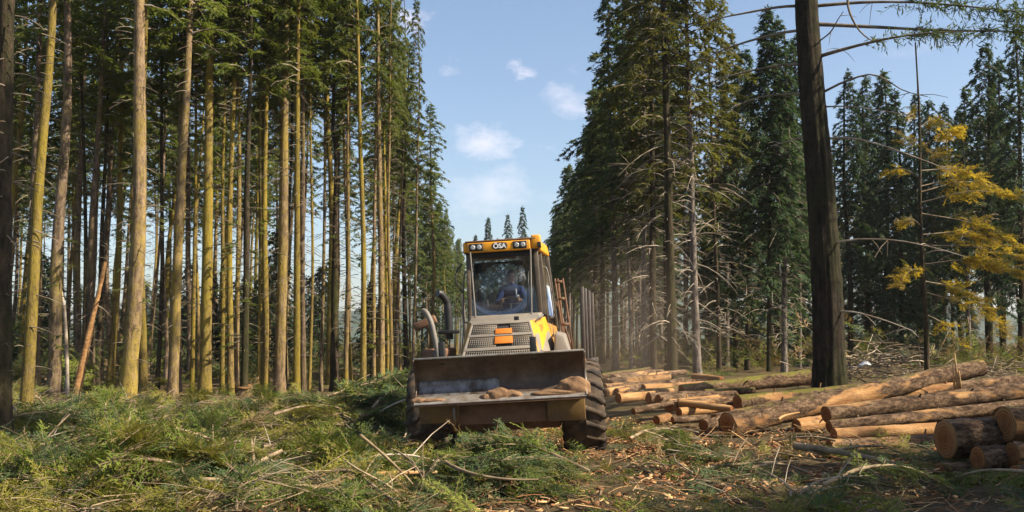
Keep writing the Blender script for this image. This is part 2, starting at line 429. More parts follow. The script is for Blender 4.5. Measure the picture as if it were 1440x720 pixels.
# ------------------------------------------------------------------ ground
def sstep(x, a, b):
    t = np.clip((np.asarray(x, dtype=float) - a) / (b - a), 0, 1)
    return t * t * (3 - 2 * t)
def terrain(x, y):
    x = np.asarray(x, dtype=float); y = np.asarray(y, dtype=float)
    h = .50 * sstep(x, .5, 7) * sstep(y, 19, 34)
    h = h + .10 * sstep(-x, 5, 12) * sstep(y, 24, 32)
    n = .035 * np.sin(x * 1.7 + 1.3 * np.sin(y * .9)) * np.cos(y * 1.3 + .7) + .02 * np.sin(x * 4.1 + y * 2.3) + .015 * np.sin(y * 5.7 - x * 3.1)
    return h + n * sstep(y, 200, 60)
def hz(x, y): return float(terrain(x, y))
def ground_hit(px, py):
    lo = None
    for q in range(1600):
        d = 8 + q * .1
        p = at(px, py, d)
        if p.z <= hz(p.x, p.y): return p
    return at(px, py, 150)

def axis_pts(segs):
    out = []
    for a, b, n in segs: out += list(np.linspace(a, b, n, endpoint=False))
    return np.array(out + [segs[-1][1]])
gx = axis_pts([(-4000, -200, 14), (-200, -40, 20), (-40, -14, 40), (-14, 14, 150), (14, 40, 40), (40, 200, 20), (200, 4000, 14)])
gy = axis_pts([(-300, 0, 10), (0, 9, 10), (9, 40, 170), (40, 100, 60), (100, 300, 30), (300, 6000, 20)])
GX, GY = np.meshgrid(gx, gy)
mb = MB()
nx, ny = len(gx), len(gy)
ii = (np.arange(ny - 1)[:, None] * nx + np.arange(nx - 1)[None]).ravel()
mb.add(np.stack([GX, GY, terrain(GX, GY)], -1).reshape(-1, 3), np.stack([ii, ii + 1, ii + nx + 1, ii + nx], -1))
tag(mb.obj('ground', M['ground'], smooth=True), kind='structure')
# far wooded hills
mb = MB()
hx = np.linspace(-1500, 1500, 160); rows = np.linspace(0, 1, 14)
HX, T = np.meshgrid(hx, rows)
ridge = 62 + 26 * np.sin(HX * .0042 + 1.2) + 14 * np.sin(HX * .011 + .4) + 7 * np.sin(HX * .031)
HZ = ridge * np.sin(T * math.pi / 2) ** 1.3 + 3 * np.sin(HX * .2 + T * 30) * T - 2
V = np.stack([HX, 1100 + 500 * T, HZ], -1).reshape(-1, 3)
ii = (np.arange(13)[:, None] * 160 + np.arange(159)[None]).ravel()
mb.add(V, np.stack([ii, ii + 1, ii + 161, ii + 160], -1))
tag(mb.obj('hills', M['hill'], smooth=True), kind='structure')

# ------------------------------------------------------------------ conifers
def nrm(a): return a / (np.linalg.norm(a, axis=-1, keepdims=True) + 1e-9)
def diamonds(mb, P, D, L, W, Nn, mi=0, bend=.12):
    """needle sprays: narrow bent diamonds from P along D, width W, lying across Nn"""
    S = nrm(np.cross(D, Nn)); U = np.cross(S, D)
    L = L[:, None]; W = W[:, None]
    V = np.stack([P, P + D * L * .42 + S * W - U * L * bend * .3, P + D * L - U * L * bend, P + D * L * .42 - S * W - U * L * bend * .3], 1)
    i = np.arange(len(P))[:, None] * 4
    mb.add(V.reshape(-1, 3), i + np.arange(4)[None], mi)

def crown_mesh(name, fol, H=18., base=8., rad=1.9, nb=150, droop=.25, dens=1.0, seed=0, up=.25, sparse_low=.5, tw_l=.42, width=.055, pointy=1.0, limb=True):
    r = np.random.default_rng(seed); mb = MB(); ph = r.random(2) * 6.28
    for b in range(nb):
        t = (b + r.random()) / nb
        t = t ** (.85)
        z = base + (H - base) * t * .985
        if t < .3 and r.random() < sparse_low * (1 - t / .3): continue
        env = rad * ((1 - t) ** (.75 * pointy)) * (.62 + .38 * min(1, t / .18)) + .12
        az = b * 2.399 + r.normal(0, .5)
        L = env * r.uniform(.5, 1.15) * (1 + .28 * math.sin(2 * az + ph[0] + z * .9) + .22 * math.sin(z * 2.1 + ph[1]))
        out = np.array([math.cos(az), math.sin(az), 0])
        upk = up + .5 * t + r.normal(0, .1)
        n = 7
        s = np.linspace(0, 1, n)
        pts = np.array([0, 0, z]) + out[None] * (s * L)[:, None] + np.array([0, 0, 1])[None] * (L * (upk * s - (droop + upk * .55) * 1.3 * s ** 2.2))[:, None]
        pts += r.normal(0, .02 * L, pts.shape) * s[:, None]
        if limb: tube(mb, pts, np.linspace(.022 + .008 * L, .004, n), 3, 1, caps=False)
        k = int((9 + 9 * L) * dens)
        tt = np.clip(r.beta(1.6, 1.0, k), .12, 1)
        idx = tt * (n - 1); i0 = np.minimum(idx.astype(int), n - 2); fr = (idx - i0)[:, None]
        P = pts[i0] * (1 - fr) + pts[i0 + 1] * fr
        T = nrm(pts[i0 + 1] - pts[i0])
        side = np.where(r.random(k) < .5, -1, 1)[:, None] * nrm(np.cross(T, [0, 0, 1]))
        ang = r.uniform(.35, 1.15, k)[:, None]
        D = nrm(T * np.cos(ang) + side * np.sin(ang) + np.array([0, 0, -1]) * r.uniform(-.1, .55, k)[:, None])
        Lt = tw_l * (1.15 - .6 * tt) * r.uniform(.6, 1.3, k) * (.6 + .4 * min(1.5, L))
        Nn = nrm(np.array([0, 0, 1]) + r.normal(0, .35, (k, 3)))
        diamonds(mb, P, D, Lt, np.full(k, width * .75), Nn)
        for q, (u, a) in enumerate(((.25, .8), (.4, -.85), (.58, .75), (.75, -.7))):
            S = nrm(np.cross(D, Nn))
            D2 = nrm(D * math.cos(a) + S * math.sin(a) + r.normal(0, .18, (k, 3)))
            diamonds(mb, P + D * (Lt * u)[:, None], D2, Lt * (.62 - .25 * u) * r.uniform(.7, 1.3, k), np.full(k, width * .62), Nn)
    k = 30
    z = r.uniform(H - .9, H - .05, k); a = r.random(k) * 6.28
    D = nrm(np.stack([np.cos(a), np.sin(a), r.uniform(.3, 1.5, k)], -1))
    diamonds(mb, np.stack([z * 0, z * 0, z], -1), D, .1 + (H - z) * .35, np.full(k, .03), nrm(r.normal(0, 1, (k, 3))))
    return mb.mesh(name, [fol, M['dead']])

def twig_mesh(name, z0, z1, n, lmax, mat, seed, rt=.15, droop=.3, green=None):
    """dead side shoots on the bare length of a stem"""
    r = np.random.default_rng(seed); mb = MB()
    for q in range(n):
        z = z0 + (z1 - z0) * (q + r.random()) / n
        az = r.random() * 6.283; L = r.uniform(.12, 1) ** 1.6 * lmax + .12
        out = np.array([math.cos(az), math.sin(az), 0]); sidev = np.array([-out[1], out[0], 0])
        s = np.linspace(0, 1, 5)
        up = r.uniform(-.35, .35); sw = r.normal(0, .18)
        pts = np.array([0, 0, z]) + out * ((rt * .6 + s * L)[:, None]) + np.array([0, 0, 1]) * (L * (up * s - droop * s ** 2))[:, None] + sidev * (L * sw * s ** 2)[:, None]
        tube(mb, pts, np.linspace(.010 + .008 * L, .004, 5), 4, 0, caps=False)
        if L > .5:
            for w in range(r.integers(1, 5)):
                p = pts[r.integers(1, 4)]
                d = nrm(out + sidev * r.normal(0, .8) + np.array([0, 0, r.normal(-.1, .4)]))
                l2 = L * r.uniform(.2, .5)
                tube(mb, [p, p + d * l2 * .5, p + d * l2 + np.array([0, 0, -.1 * l2])], [.006, .005, .003], 3, 0, caps=False)
        if green is not None and L > .45:
            k = 12
            u = r.uniform(.35, 1, k)
            P = np.array([np.interp(u, s, pts[:, c]) for c in range(3)]).T
            D = nrm(out + sidev * r.normal(0, .9, k)[:, None] + np.array([0, 0, -1]) * r.uniform(-.1, .5, k)[:, None])
            diamonds(mb, P, D, r.uniform(.15, .35, k), np.full(k, .03), nrm(np.array([0, 0, 1]) + r.normal(0, .3, (k, 3))), 1)
    return mb.mesh(name, [mat] + ([green] if green is not None else []))

def trunk_mesh(name, H, r0, mat, seed, bend=.0, sides=12, flare=1.35, kink=None):
    r = np.random.default_rng(seed); mb = MB()
    z = np.concatenate([[-.35, -.05, .12, .35, .7], np.linspace(1.2, H * .97, 26)])
    ph = r.random(4) * 6.28
    x = bend * np.sin(z / H * 5 + ph[0]) - bend * math.sin(ph[0]) + .3 * bend * np.sin(z / H * 13 + ph[1])
    y = bend * np.sin(z / H * 4 + ph[2]) - bend * math.sin(ph[2])
    if kink: x = x + kink[1] * sstep(z, kink[0] - .25, kink[0] + .25)
    rad = r0 * (1 - .86 * np.clip(z / H, 0, 1) ** 1.15) + r0 * (flare - 1) * np.exp(-np.clip(z, -.1, None) / .35)
    if kink: rad = rad * (1 + .55 * np.exp(-((z - kink[0]) / .22) ** 2)) * np.where(z > kink[0], .75, 1)
    tube(mb, np.stack([x, y, z], -1), rad, sides, 0, caps=True, jit=.045, rs=r)
    return mb.mesh(name, mat, smooth=True)

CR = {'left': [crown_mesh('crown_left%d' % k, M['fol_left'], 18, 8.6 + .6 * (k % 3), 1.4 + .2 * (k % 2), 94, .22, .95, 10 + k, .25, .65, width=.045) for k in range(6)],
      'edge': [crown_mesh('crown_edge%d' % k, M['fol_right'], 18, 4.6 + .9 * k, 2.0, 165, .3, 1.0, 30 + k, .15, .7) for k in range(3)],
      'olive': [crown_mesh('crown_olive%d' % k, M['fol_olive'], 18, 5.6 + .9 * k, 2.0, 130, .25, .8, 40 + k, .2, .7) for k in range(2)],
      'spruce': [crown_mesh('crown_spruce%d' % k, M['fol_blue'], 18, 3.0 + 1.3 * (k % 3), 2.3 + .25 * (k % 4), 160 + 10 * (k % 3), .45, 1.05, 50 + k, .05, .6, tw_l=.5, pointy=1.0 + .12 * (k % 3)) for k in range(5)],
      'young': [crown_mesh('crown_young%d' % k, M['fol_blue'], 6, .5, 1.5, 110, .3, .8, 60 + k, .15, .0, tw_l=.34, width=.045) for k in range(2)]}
TW = {'left': [twig_mesh('twigs_left%d' % k, 1.2, 11, 60, .62, M['dead'], 70 + k, green=M['fol_left'] if k == 2 else None) for k in range(3)],
      'right': [twig_mesh('twigs_right%d' % k, 1.4, 9.5, 70, 1.7, M['dead_pale'], 80 + k, droop=.42) for k in range(3)],
      'thin': [twig_mesh('twigs_thin%d' % k, 1.0, 9, 50, 1.0, M['dead'], 90 + k) for k in range(2)]}
TR = {'left': [trunk_mesh('trunk_left%d' % k, 18, .085 + .014 * k, M[('bark_plain', 'bark_lit', 'bark_moss')[k % 3]], 100 + k, .16) for k in range(6)],
      'right': [trunk_mesh('trunk_right%d' % k, 18, .14 + .02 * k, M['bark_grey' if k % 2 else 'bark_dark'], 110 + k, .08) for k in range(4)],
      'young': [trunk_mesh('trunk_young', 6, .05, M['bark_dark'], 120, .03)]}

placed = []
def add_tree(loc, H, trunk, crown, twig, label, group=None, rot=None, lean=(0, 0), name='conifer_tree', cs=1.0, Hp=18., ts=None, crown_rot=None):
    e = empty(name, loc, (lean[1], lean[0], 0))
    rz = random.uniform(0, 6.283) if rot is None else rot
    k = H / Hp
    link('trunk', trunk, e, None, (0, 0, rz), ts or (1, 1, 1))
    if crown is not None: link('crown', crown, e, None, (0, 0, rz if crown_rot is None else crown_rot), (cs * k ** .5, cs * k ** .5, k))
    if twig is not None:
        o = link('dead_twigs', twig, e, None, (0, 0, random.uniform(0, 6.283))); o['kind'] = 'stuff'
    tag(e, label, 'tree', group)
    placed.append((loc[0], loc[1]))
    return e

def px_tree(pxb, pyb, wpx, pxt, matk, label=None, H=None, kind='left', bend=.13, d=None, kink=None, twig=True, cs=1.0, group=None, seed=None, crown=True, name='conifer_tree'):
    if d is None: p = ground_hit(pxb, pyb)
    else:
        p = at(pxb, 480, d); p.z = hz(p.x, p.y)
    top = at(pxt, 0, p.y)
    lean = math.atan2(top.x - p.x, top.z - p.z)
    r = wpx / FPX * p.y / 2
    H = H or random.uniform(17.5, 20.5)
    sd_ = seed if seed is not None else int(pxb * 7 + 3)
    tr = trunk_mesh('trunk', H, r * .94, M[matk], sd_, bend, 14, 1.3, kink)
    kd = kind
    cr = CR[kd][sd_ % len(CR[kd])] if crown else None
    tk = 'left' if kind == 'left' else 'right'
    tw = TW[tk][sd_ % 3] if twig else None
    return add_tree((p.x, p.y, p.z), H, tr, cr, tw, label, group, lean=(lean, 0), cs=cs, name=name)

px_tree(9, 632, 30, 16, 'bark_dark', 'thick mossy conifer trunk, bark darkened as shade, out in the brash before the stand', H=21, d=16.3)  # dark bark colour stands in for the shade on this mossy trunk
px_tree(31, 597, 18, 54, 'bark_moss', 'leaning conifer with golden lichened bark and flared base beside dark mossy trunk', bend=.16)
px_tree(74, 564, 20, 83, 'bark_plain', 'shaded brown conifer between the golden leaning tree and the leaning snag')
px_tree(156, 545, 11, 163, 'bark_moss', 'slim green mossed conifer just behind the leaning broken snag')
px_tree(181, 572, 24, 191, 'bark_lit', 'stout sunlit conifer with pinkish brown bark at the very front of the stand', H=21)
px_tree(200, 560, 13, 208, 'bark_moss', 'slim yellow lichened conifer close behind the stout pinkish brown trunk')
px_tree(240, 566, 16, 274, 'bark_lit', 'reddish brown conifer leaning over to one side with its twin stem behind')
px_tree(250, 553, 8, 263, 'bark_plain', 'thin conifer standing right behind the leaning reddish brown tree')
px_tree(289, 556, 18, 309, 'bark_moss', 'stout golden barked conifer leaning slightly in the front row', H=20)
LH = {313: 'very thin mossed conifer touching the stout golden barked trunk', 324: 'mossed conifer, thickest of the tight cluster beside the stout golden trunk', 332: 'brown slim conifer at the back of the tight mossed cluster',
      344: 'dark shaded conifer between the mossed cluster and the low stump', 365: 'hair thin mossed stem between the dark conifer and the leaning mossed one', 373: 'mossed conifer leaning towards the thick stubbed brown trunk',
      426: 'brown conifer half hidden behind the straight yellow lichened one', 436: 'thin mossed pole leaning the other way beyond the yellow lichened conifer', 451: 'thin brown conifer just before the dark kinked tree',
      487: 'thin lit brown stem next beyond the dark kinked tree', 493: 'hair thin mossed stem paired with the lit brown one by the kinked tree', 512: 'mossed conifer slanting away from its upright neighbours past the kinked tree',
      222: 'thin dark stem between the slim yellow lichened conifer and the leaning reddish one', 270: 'thin mossed stem between the leaning reddish tree and the stout golden one', 400: 'thin dark stem behind the thick stubbed brown trunk'}
for a, b, w, t, mk in ((313, 555, 7, 318, 'bark_moss'), (324, 556, 10, 326, 'bark_moss'), (332, 554, 8, 334, 'bark_lit'), (344, 556, 11, 345, 'bark_dark'),
                       (365, 550, 5, 368, 'bark_moss'), (373, 555, 10, 386, 'bark_moss'), (426, 554, 9, 429, 'bark_plain'), (436, 552, 5, 432, 'bark_moss'),
                       (451, 550, 6, 456, 'bark_plain'), (487, 551, 7, 489, 'bark_lit'), (493, 549, 5, 496, 'bark_moss'), (526, 549, 6, 529, 'bark_lit'),
                       (545, 548, 6, 547, 'bark_moss'), (550, 549, 6, 551, 'bark_lit'), (558, 544, 5, 562, 'bark_plain'), (582, 543, 5, 586, 'bark_plain'),
                       (512, 553, 9, 497, 'bark_moss'), (118, 548, 7, 112, 'bark_dark'), (136, 545, 8, 146, 'bark_dark'), (222, 550, 7, 226, 'bark_dark'), (270, 550, 7, 276, 'bark_moss'), (400, 547, 6, 404, 'bark_dark')):
    lb = LH.get(a) or ('thin dark stem behind the leaning broken snag' if a < 200 else 'slim conifer in the thin rows at the ride end of the sunlit stand')
    px_tree(a, b, w, t, mk, lb, group=None if a in LH else ('dark stems behind the broken snag' if a < 200 else 'slim stems at the ride end of the sunlit stand'), bend=.09, cs=.55 if a > 520 else (.75 if a > 440 else 1.0), H=random.uniform(14.5, 16.5) if a > 540 else None)
px_tree(393, 555, 17, 401, 'bark_lit', 'straight thick brown conifer with many branch stubs among thinner mossy stems', H=21, bend=.03)
px_tree(417, 557, 11, 421, 'bark_moss', 'tall straight conifer with yellow lichen beside the thick stubbed brown trunk', bend=.03)
px_tree(470, 551, 13, 475, 'bark_dark', 'dark conifer with a swollen kink where its stem jogs sideways', kink=(9.1, .30), bend=.02, cs=.75)
px_tree(537, 551, 10, 531, 'bark_lit', 'tall lit conifer with bare lower stem near the end of the front row', bend=.04, cs=.6)
px_tree(573, 530, 8, 574, 'bark_dark', 'conifer with narrow pointed top at the corner of the sunlit stand', d=46, H=16)
px_tree(606, 524, 7, 605, 'bark_lit', 'conifer with full drooping crown on the ride edge near the machine exhaust', d=57, H=15.6, cs=1.1)

GR = 'trees in the front row behind the log rows'
px_tree(888, 524, 6, 884, 'bark_grey', 'thin grey conifer at the ride corner behind the far log ends', kind='edge', H=19)
px_tree(907, 526, 9, 905, 'bark_grey', 'pale barked conifer close beside a darker twin behind the far logs', kind='olive', H=20, bend=.04)
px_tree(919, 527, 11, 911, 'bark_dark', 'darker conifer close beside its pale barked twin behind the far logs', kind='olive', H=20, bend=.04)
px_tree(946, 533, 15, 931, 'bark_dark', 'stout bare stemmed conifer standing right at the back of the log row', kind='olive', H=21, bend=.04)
px_tree(981, 529, 12, 967, 'bark_grey', 'conifer hung with many long bleached dead branches behind the logs', kind='olive', H=20, bend=.06)
for a, b, w, t, kd in ((1010, 525, 7, 1006, 'olive'), (1034, 524, 8, 1030, 'olive'), (1050, 522, 8, 1046, 'spruce'), (1082, 521, 7, 1078, 'spruce'),
                       (1101, 523, 9, 1094, 'spruce'), (1123, 519, 6, 1118, 'spruce')):
    px_tree(a, b, w, t, 'bark_grey' if a % 2 else 'bark_dark', 'slim conifer with sparse crown standing between the bleached and the huge tree', kind=kd, group='trees between the bleached conifer and the huge tree', d=random.uniform(39, 47), H=random.uniform(14.5, 16.5))
for a, w, t, d, H in ((1196, 9, 1192, 52, 15.8), (1220, 8, 1216, 58, 17.2), (1243, 9, 1240, 55, 16.6), (1266, 8, 1254, 50, 14.2), (1330, 8, 1326, 58, 15.5), (1352, 8, 1346, 62, 16), (1390, 10, 1384, 49, 16.4),
                      (1408, 8, 1403, 54, 17), (1436, 11, 1430, 47, 16.8), (1290, 8, 1287, 60, 16.6)):
    px_tree(a, 515, w, t, 'bark_dark', 'dark pointed spruce standing behind the grey brash heap and golden larch', kind='spruce', group='dark spruces behind the grey brash heap', d=d, H=H, twig=False, cs=random.uniform(.85, 1.2), name='spruce_tree')

# filler rows of both stands and the trees closing the ride
def filler(n, gen, kinds, trunks, twigs, label, group, Hr, mind=1.7, cs=1.0, ts=1.0):
    got = tries = 0
    while got < n and tries < n * 60:
        tries += 1
        x, y = gen()
        if abs(x) > .56 * y + 6: continue
        if any((x - a) ** 2 + (y - b) ** 2 < mind * mind for a, b in placed): continue
        H = random.uniform(*Hr)
        kd = random.choice(kinds)
        tr = random.choice(TR[trunks]); s = H / 18 * ts
        add_tree((x, y, hz(x, y) - .03), H, tr, random.choice(CR[kd]), random.choice(TW[twigs]) if twigs and y < 75 else None, label, group,
                 lean=(random.gauss(0, .012), random.gauss(0, .012)), cs=cs * random.uniform(.9, 1.15), ts=(s, s, H / 18))
        got += 1
def gen_left():
    y = random.triangular(31, 88, 42)
    x = random.uniform(-.54 * y - 4, -5.2 - .012 * y)
    if x / y > -.29 and random.random() < .6: return (-999, 1)
    return (x, y) if y > 37 or x < -11.5 else (-999, 1)
filler(100, gen_left, ['left'], 'left', 'left', 'conifer in the deeper rows of the sunlit stand, stems and crowns overlapping', 'trees in the deeper rows of the sunlit stand', (16, 19.5))
def gen_ledge():
    y = random.uniform(50, 150); return (-5.6 - .006 * y - random.uniform(0, 2.5), y)
filler(26, gen_ledge, ['left', 'edge'], 'left', None, 'conifer on the sunlit stand side of the ride leading away', 'trees lining the sunlit side of the ride', (14, 16.5), 2.0, .95)
def gen_redge():
    y = random.uniform(40, 150); return (4.4 + .008 * y + random.uniform(0, 3.2), y)
filler(36, gen_redge, ['edge'], 'right', 'right', 'dense dark conifer on the shaded side of the ride leading away', 'trees lining the shaded side of the ride', (16.5, 19), 1.6, 1.15)
def gen_right():
    y = random.uniform(48, 100); return (random.uniform(7, .54 * y + 3), y)
filler(44, gen_right, ['spruce', 'olive', 'edge'], 'right', 'right', 'conifer deep in the stand behind the log rows, half hidden by others', 'trees deep in the stand behind the log rows', (14, 16.5), 2.4, 1.0)
for px, d, H in ((686, 150, 20.6), (714, 155, 21.8), (735, 150, 22.3), (700, 170, 19.5), (752, 168, 19.5), (668, 160, 19), (770, 175, 19.5), (724, 180, 20.5)):
    p = at(px, 480, d)
    add_tree((p.x, p.y, hz(p.x, p.y)), H, TR['right'][1], CR['spruce'][px % 3], None, 'small looking pointed conifer closing the far end of the ride', 'trees closing the far end of the ride', cs=1.0)
for k in range(96):
    y = random.uniform(48, 112); x = random.uniform(-.52 * y, -6.8) if k < 72 else random.uniform(9, .52 * y)
    s = random.uniform(.55, 1.3)
    e = empty('young_spruce', (x, y, hz(x, y)))
    link('trunk', TR['young'][0], e, scale=(s, s, s)); link('crown', CR['young'][k % 2], e, rot=(0, 0, random.uniform(0, 6)), scale=(s * 1.1, s * 1.1, s))
    tag(e, ('low young spruce growing under the tall stems of the sunlit stand' if k < 72 else 'low young spruce growing behind the log rows under taller trees'), 'tree', 'young spruces under the sunlit stand' if k < 72 else 'young spruces behind the log rows')
# trees beyond the frame to the sunward side: they shade the near logs and the foreground
for x, y, H in ((13.5, 7.5, 10), (15, 9.5, 10.5), (16.5, 11.5, 11), (12.5, 9.5, 8), (14.5, 12.2, 9), (12, 6, 9.5), (17.5, 13.2, 10.5), (11.5, 4.2, 9), (14, 5, 11), (13.5, 3.2, 13.5), (15.5, 5.6, 13.2), (17.3, 6.6, 13.0), (18.0, 9.4, 13.3), (20.2, 9.6, 13.0), (21.2, 12.0, 13.2), (22.8, 11.0, 13.6), (16.0, 2.5, 14.5), (19.4, 4.6, 14)):
    add_tree((x, y, hz(x, y)), H, TR['right'][0], CR['spruce'][int(H * 10) % 3], None, 'spruce at the edge of the clearing beside the near log pile', 'spruces beside the near log pile', cs=1.15, ts=(.8, .8, H / 18))

rb = random.Random(21)
for k in range(30):
    a = R(95 + 170 * (k + rb.random()) / 30); d_ = rb.uniform(11, 24)
    x, y = d_ * math.sin(a) * 1.2, d_ * math.cos(a) * .9 - 1
    if x > 6 and y > -9: continue
    H = rb.uniform(16, 19)
    add_tree((x, y, hz(x, y)), H, TR['left'][k % 6], CR['left' if k % 2 else 'edge'][k % 3], None, 'conifer in the stand at the camera end of the clearing', 'trees at the camera end of the clearing', ts=(1, 1, H / 18), cs=1.2)
add_tree((8.9, 11.0, hz(8.9, 11.0)), 21.5, trunk_mesh('trunk', 21.5, .2, M['bark_dark'], 77), crown_mesh('crown_tall', M['fol_right'], 21.5, 13.5, 2.1, 120, .2, 1.1, 78, .1, .2), None, 'tall bare stemmed conifer rising beside the near log pile', Hp=21.5)

# the huge tree among the logs, with its long bare limbs
def huge_tree():
    p = at(1166, 480, 23.0); p.z = hz(p.x, p.y)
    top = at(1137, 0, 23.0)
    lean = math.atan2(top.x - p.x, top.z - p.z)
    e = empty('conifer_tree', p, (0, lean, 0))
    r0 = 43 / FPX * 23 / 2
    mb = MB(); H = 23
    r = np.random.default_rng(3)
    z = np.concatenate([[-.4, -.1, .1, .3, .6], np.linspace(1, H, 130)])
    rad = r0 * (1 - .8 * np.clip(z / H, 0, 1) ** 1.2) + .12 * np.exp(-np.clip(z, -.1, None) / .5)
    tube(mb, np.stack([.05 * np.sin(z * .5), .04 * np.cos(z * .7), z], -1), rad, 56, 0, True, .0, r)
    Vh = mb.v[0].reshape(len(z), 56, 3); an = np.arange(56) * 2 * math.pi / 56
    rid = .035 * np.sin(an[None] * 17 + 2.2 * np.sin(z[:, None] * .9 + an[None] * 3)) + .03 * np.sin(an[None] * 9 - z[:, None] * .7) + .02 * r.standard_normal((len(z), 56)) + .10 * np.exp(-np.clip(z, 0, 9)[:, None] / .6) * np.sin(an[None] * 5 + 1)
    ctr = Vh.mean(axis=1, keepdims=True); mb.v[0] = (ctr + (Vh - ctr) * (1 + rid[..., None])).reshape(-1, 3)
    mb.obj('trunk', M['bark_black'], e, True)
    e2 = e.matrix_basis.inverted()
    def limb(pts, r0, green=0, mat='dead', seed=0, dens=1.0):
        W = [e2 @ at(a, b, d) for a, b, d in pts]
        S = spline(W, 12)
        m = MB(); tube(m, S, np.linspace(r0, .008, 12), 6, 0, caps=True, jit=.05)
        rg = np.random.default_rng(seed)
        for q in range(int(5 * dens)):
            i = rg.integers(3, 11); d = Vector(rg.normal(0, 1, 3)); d.z = d.z * .6 - .2; d.normalize()
            l = rg.uniform(.2, .6)
            tube(m, [S[i], S[i] + d * l * .5, S[i] + d * l + Vector((0, 0, -.08))], [.009, .007, .004], 4, 0, caps=False)
        o = m.obj('limb', M[mat], e, True)
        if green:
            g = MB(); Sp = np.array([tuple(s) for s in S])
            k = int(green)
            t = rg.uniform(.38, 1, k); P = np.array([np.interp(t, np.linspace(0, 1, 12), Sp[:, c]) for c in range(3)]).T
            D = nrm(rg.normal(0, 1, (k, 3)) + np.array([.6, 0, -.35]))
            Lt = rg.uniform(.12, .5, k)
            for u in np.linspace(.15, .95, 8):
                D2 = nrm(D + rg.normal(0, .75, (k, 3)))
                diamonds(g, P + D * (Lt * u)[:, None], D2, rg.uniform(.09, .2, k), np.full(k, .014), nrm(rg.normal(0, 1, (k, 3))))
            diamonds(g, P, D, Lt, np.full(k, .008), nrm(rg.normal(0, 1, (k, 3))))
            g.obj('needles', M['fol_right'], o)['kind'] = 'stuff'
    limb([(1150, 8, 23), (1220, 3, 22.7), (1300, 4, 22.2), (1390, 12, 21.6), (1470, 20, 21)], .045, 150, seed=1)
    limb([(1150, 34, 23), (1230, 38, 22.6), (1330, 43, 22), (1420, 44, 21.5), (1480, 50, 21)], .05, 120, seed=2)
    limb([(1150, 80, 23), (1180, 71, 22.6), (1240, 56, 22), (1300, 47, 21.5), (1370, 44, 21)], .05, 45, seed=3)
    limb([(1192, -4, 22.4), (1194, 15, 22.3), (1206, 40, 22.3), (1224, 56, 22.2), (1240, 60, 22.2)], .035, 0, seed=4, dens=.4)
    limb([(1130, 8, 23), (1095, 10, 23.4), (1050, 18, 23.8), (1005, 28, 24.2), (980, 45, 24.5)], .04, 0, seed=5)
    limb([(1130, 42, 23), (1090, 48, 23.3), (1040, 62, 23.8), (1000, 78, 24.2), (975, 98, 24.5)], .04, 0, seed=6)
    limb([(1130, 90, 23), (1095, 92, 23.3), (1050, 101, 23.8), (1005, 114, 24.2), (960, 140, 24.6)], .035, 0, seed=7)
    limb([(1135, 131, 23), (1100, 133, 23.3), (1070, 136, 23.6), (1040, 147, 24), (1020, 158, 24.3)], .03, 0, seed=8)
    limb([(1155, 131, 23), (1190, 114, 22.6), (1230, 105, 22.2), (1270, 127, 21.9), (1305, 136, 21.6)], .03, 0, seed=9)
    limb([(1156, 150, 23), (1200, 150, 22.6), (1250, 157, 22.2), (1300, 166, 21.9)], .022, 0, 'dead_pale', seed=10)
    limb([(1158, 195, 23), (1195, 194, 22.5), (1240, 204, 22), (1290, 222, 21.5), (1345, 243, 21)], .03, 0, 'dead_pale', seed=11)
    limb([(1160, 345, 23), (1200, 337, 22.4), (1260, 338, 21.9), (1320, 350, 21.4), (1360, 362, 21)], .026, 0, 'dead_pale', seed=12)
    limb([(1162, 440, 23), (1195, 438, 22.6), (1230, 446, 22.2), (1260, 456, 22), (1285, 466, 21.8)], .024, 0, 'dead_pale', seed=13)
    limb([(1152, 58, 23), (1168, 45, 22.7), (1178, 28, 22.5), (1186, 16, 22.4)], .02, 0, seed=14, dens=.4)
    limb([(1135, 190, 23), (1110, 198, 23.3), (1085, 205, 23.6)], .02, 0, 'dead_pale', seed=15, dens=.5)
    cr = crown_mesh('crown_huge', M['fol_right'], 23, 14.5, 1.6, 46, .2, .7, 99, .1, .5)
    link('crown', cr, e)
    tag(e, 'huge dark trunked conifer with long bare limbs standing among the logs', 'tree')
huge_tree()

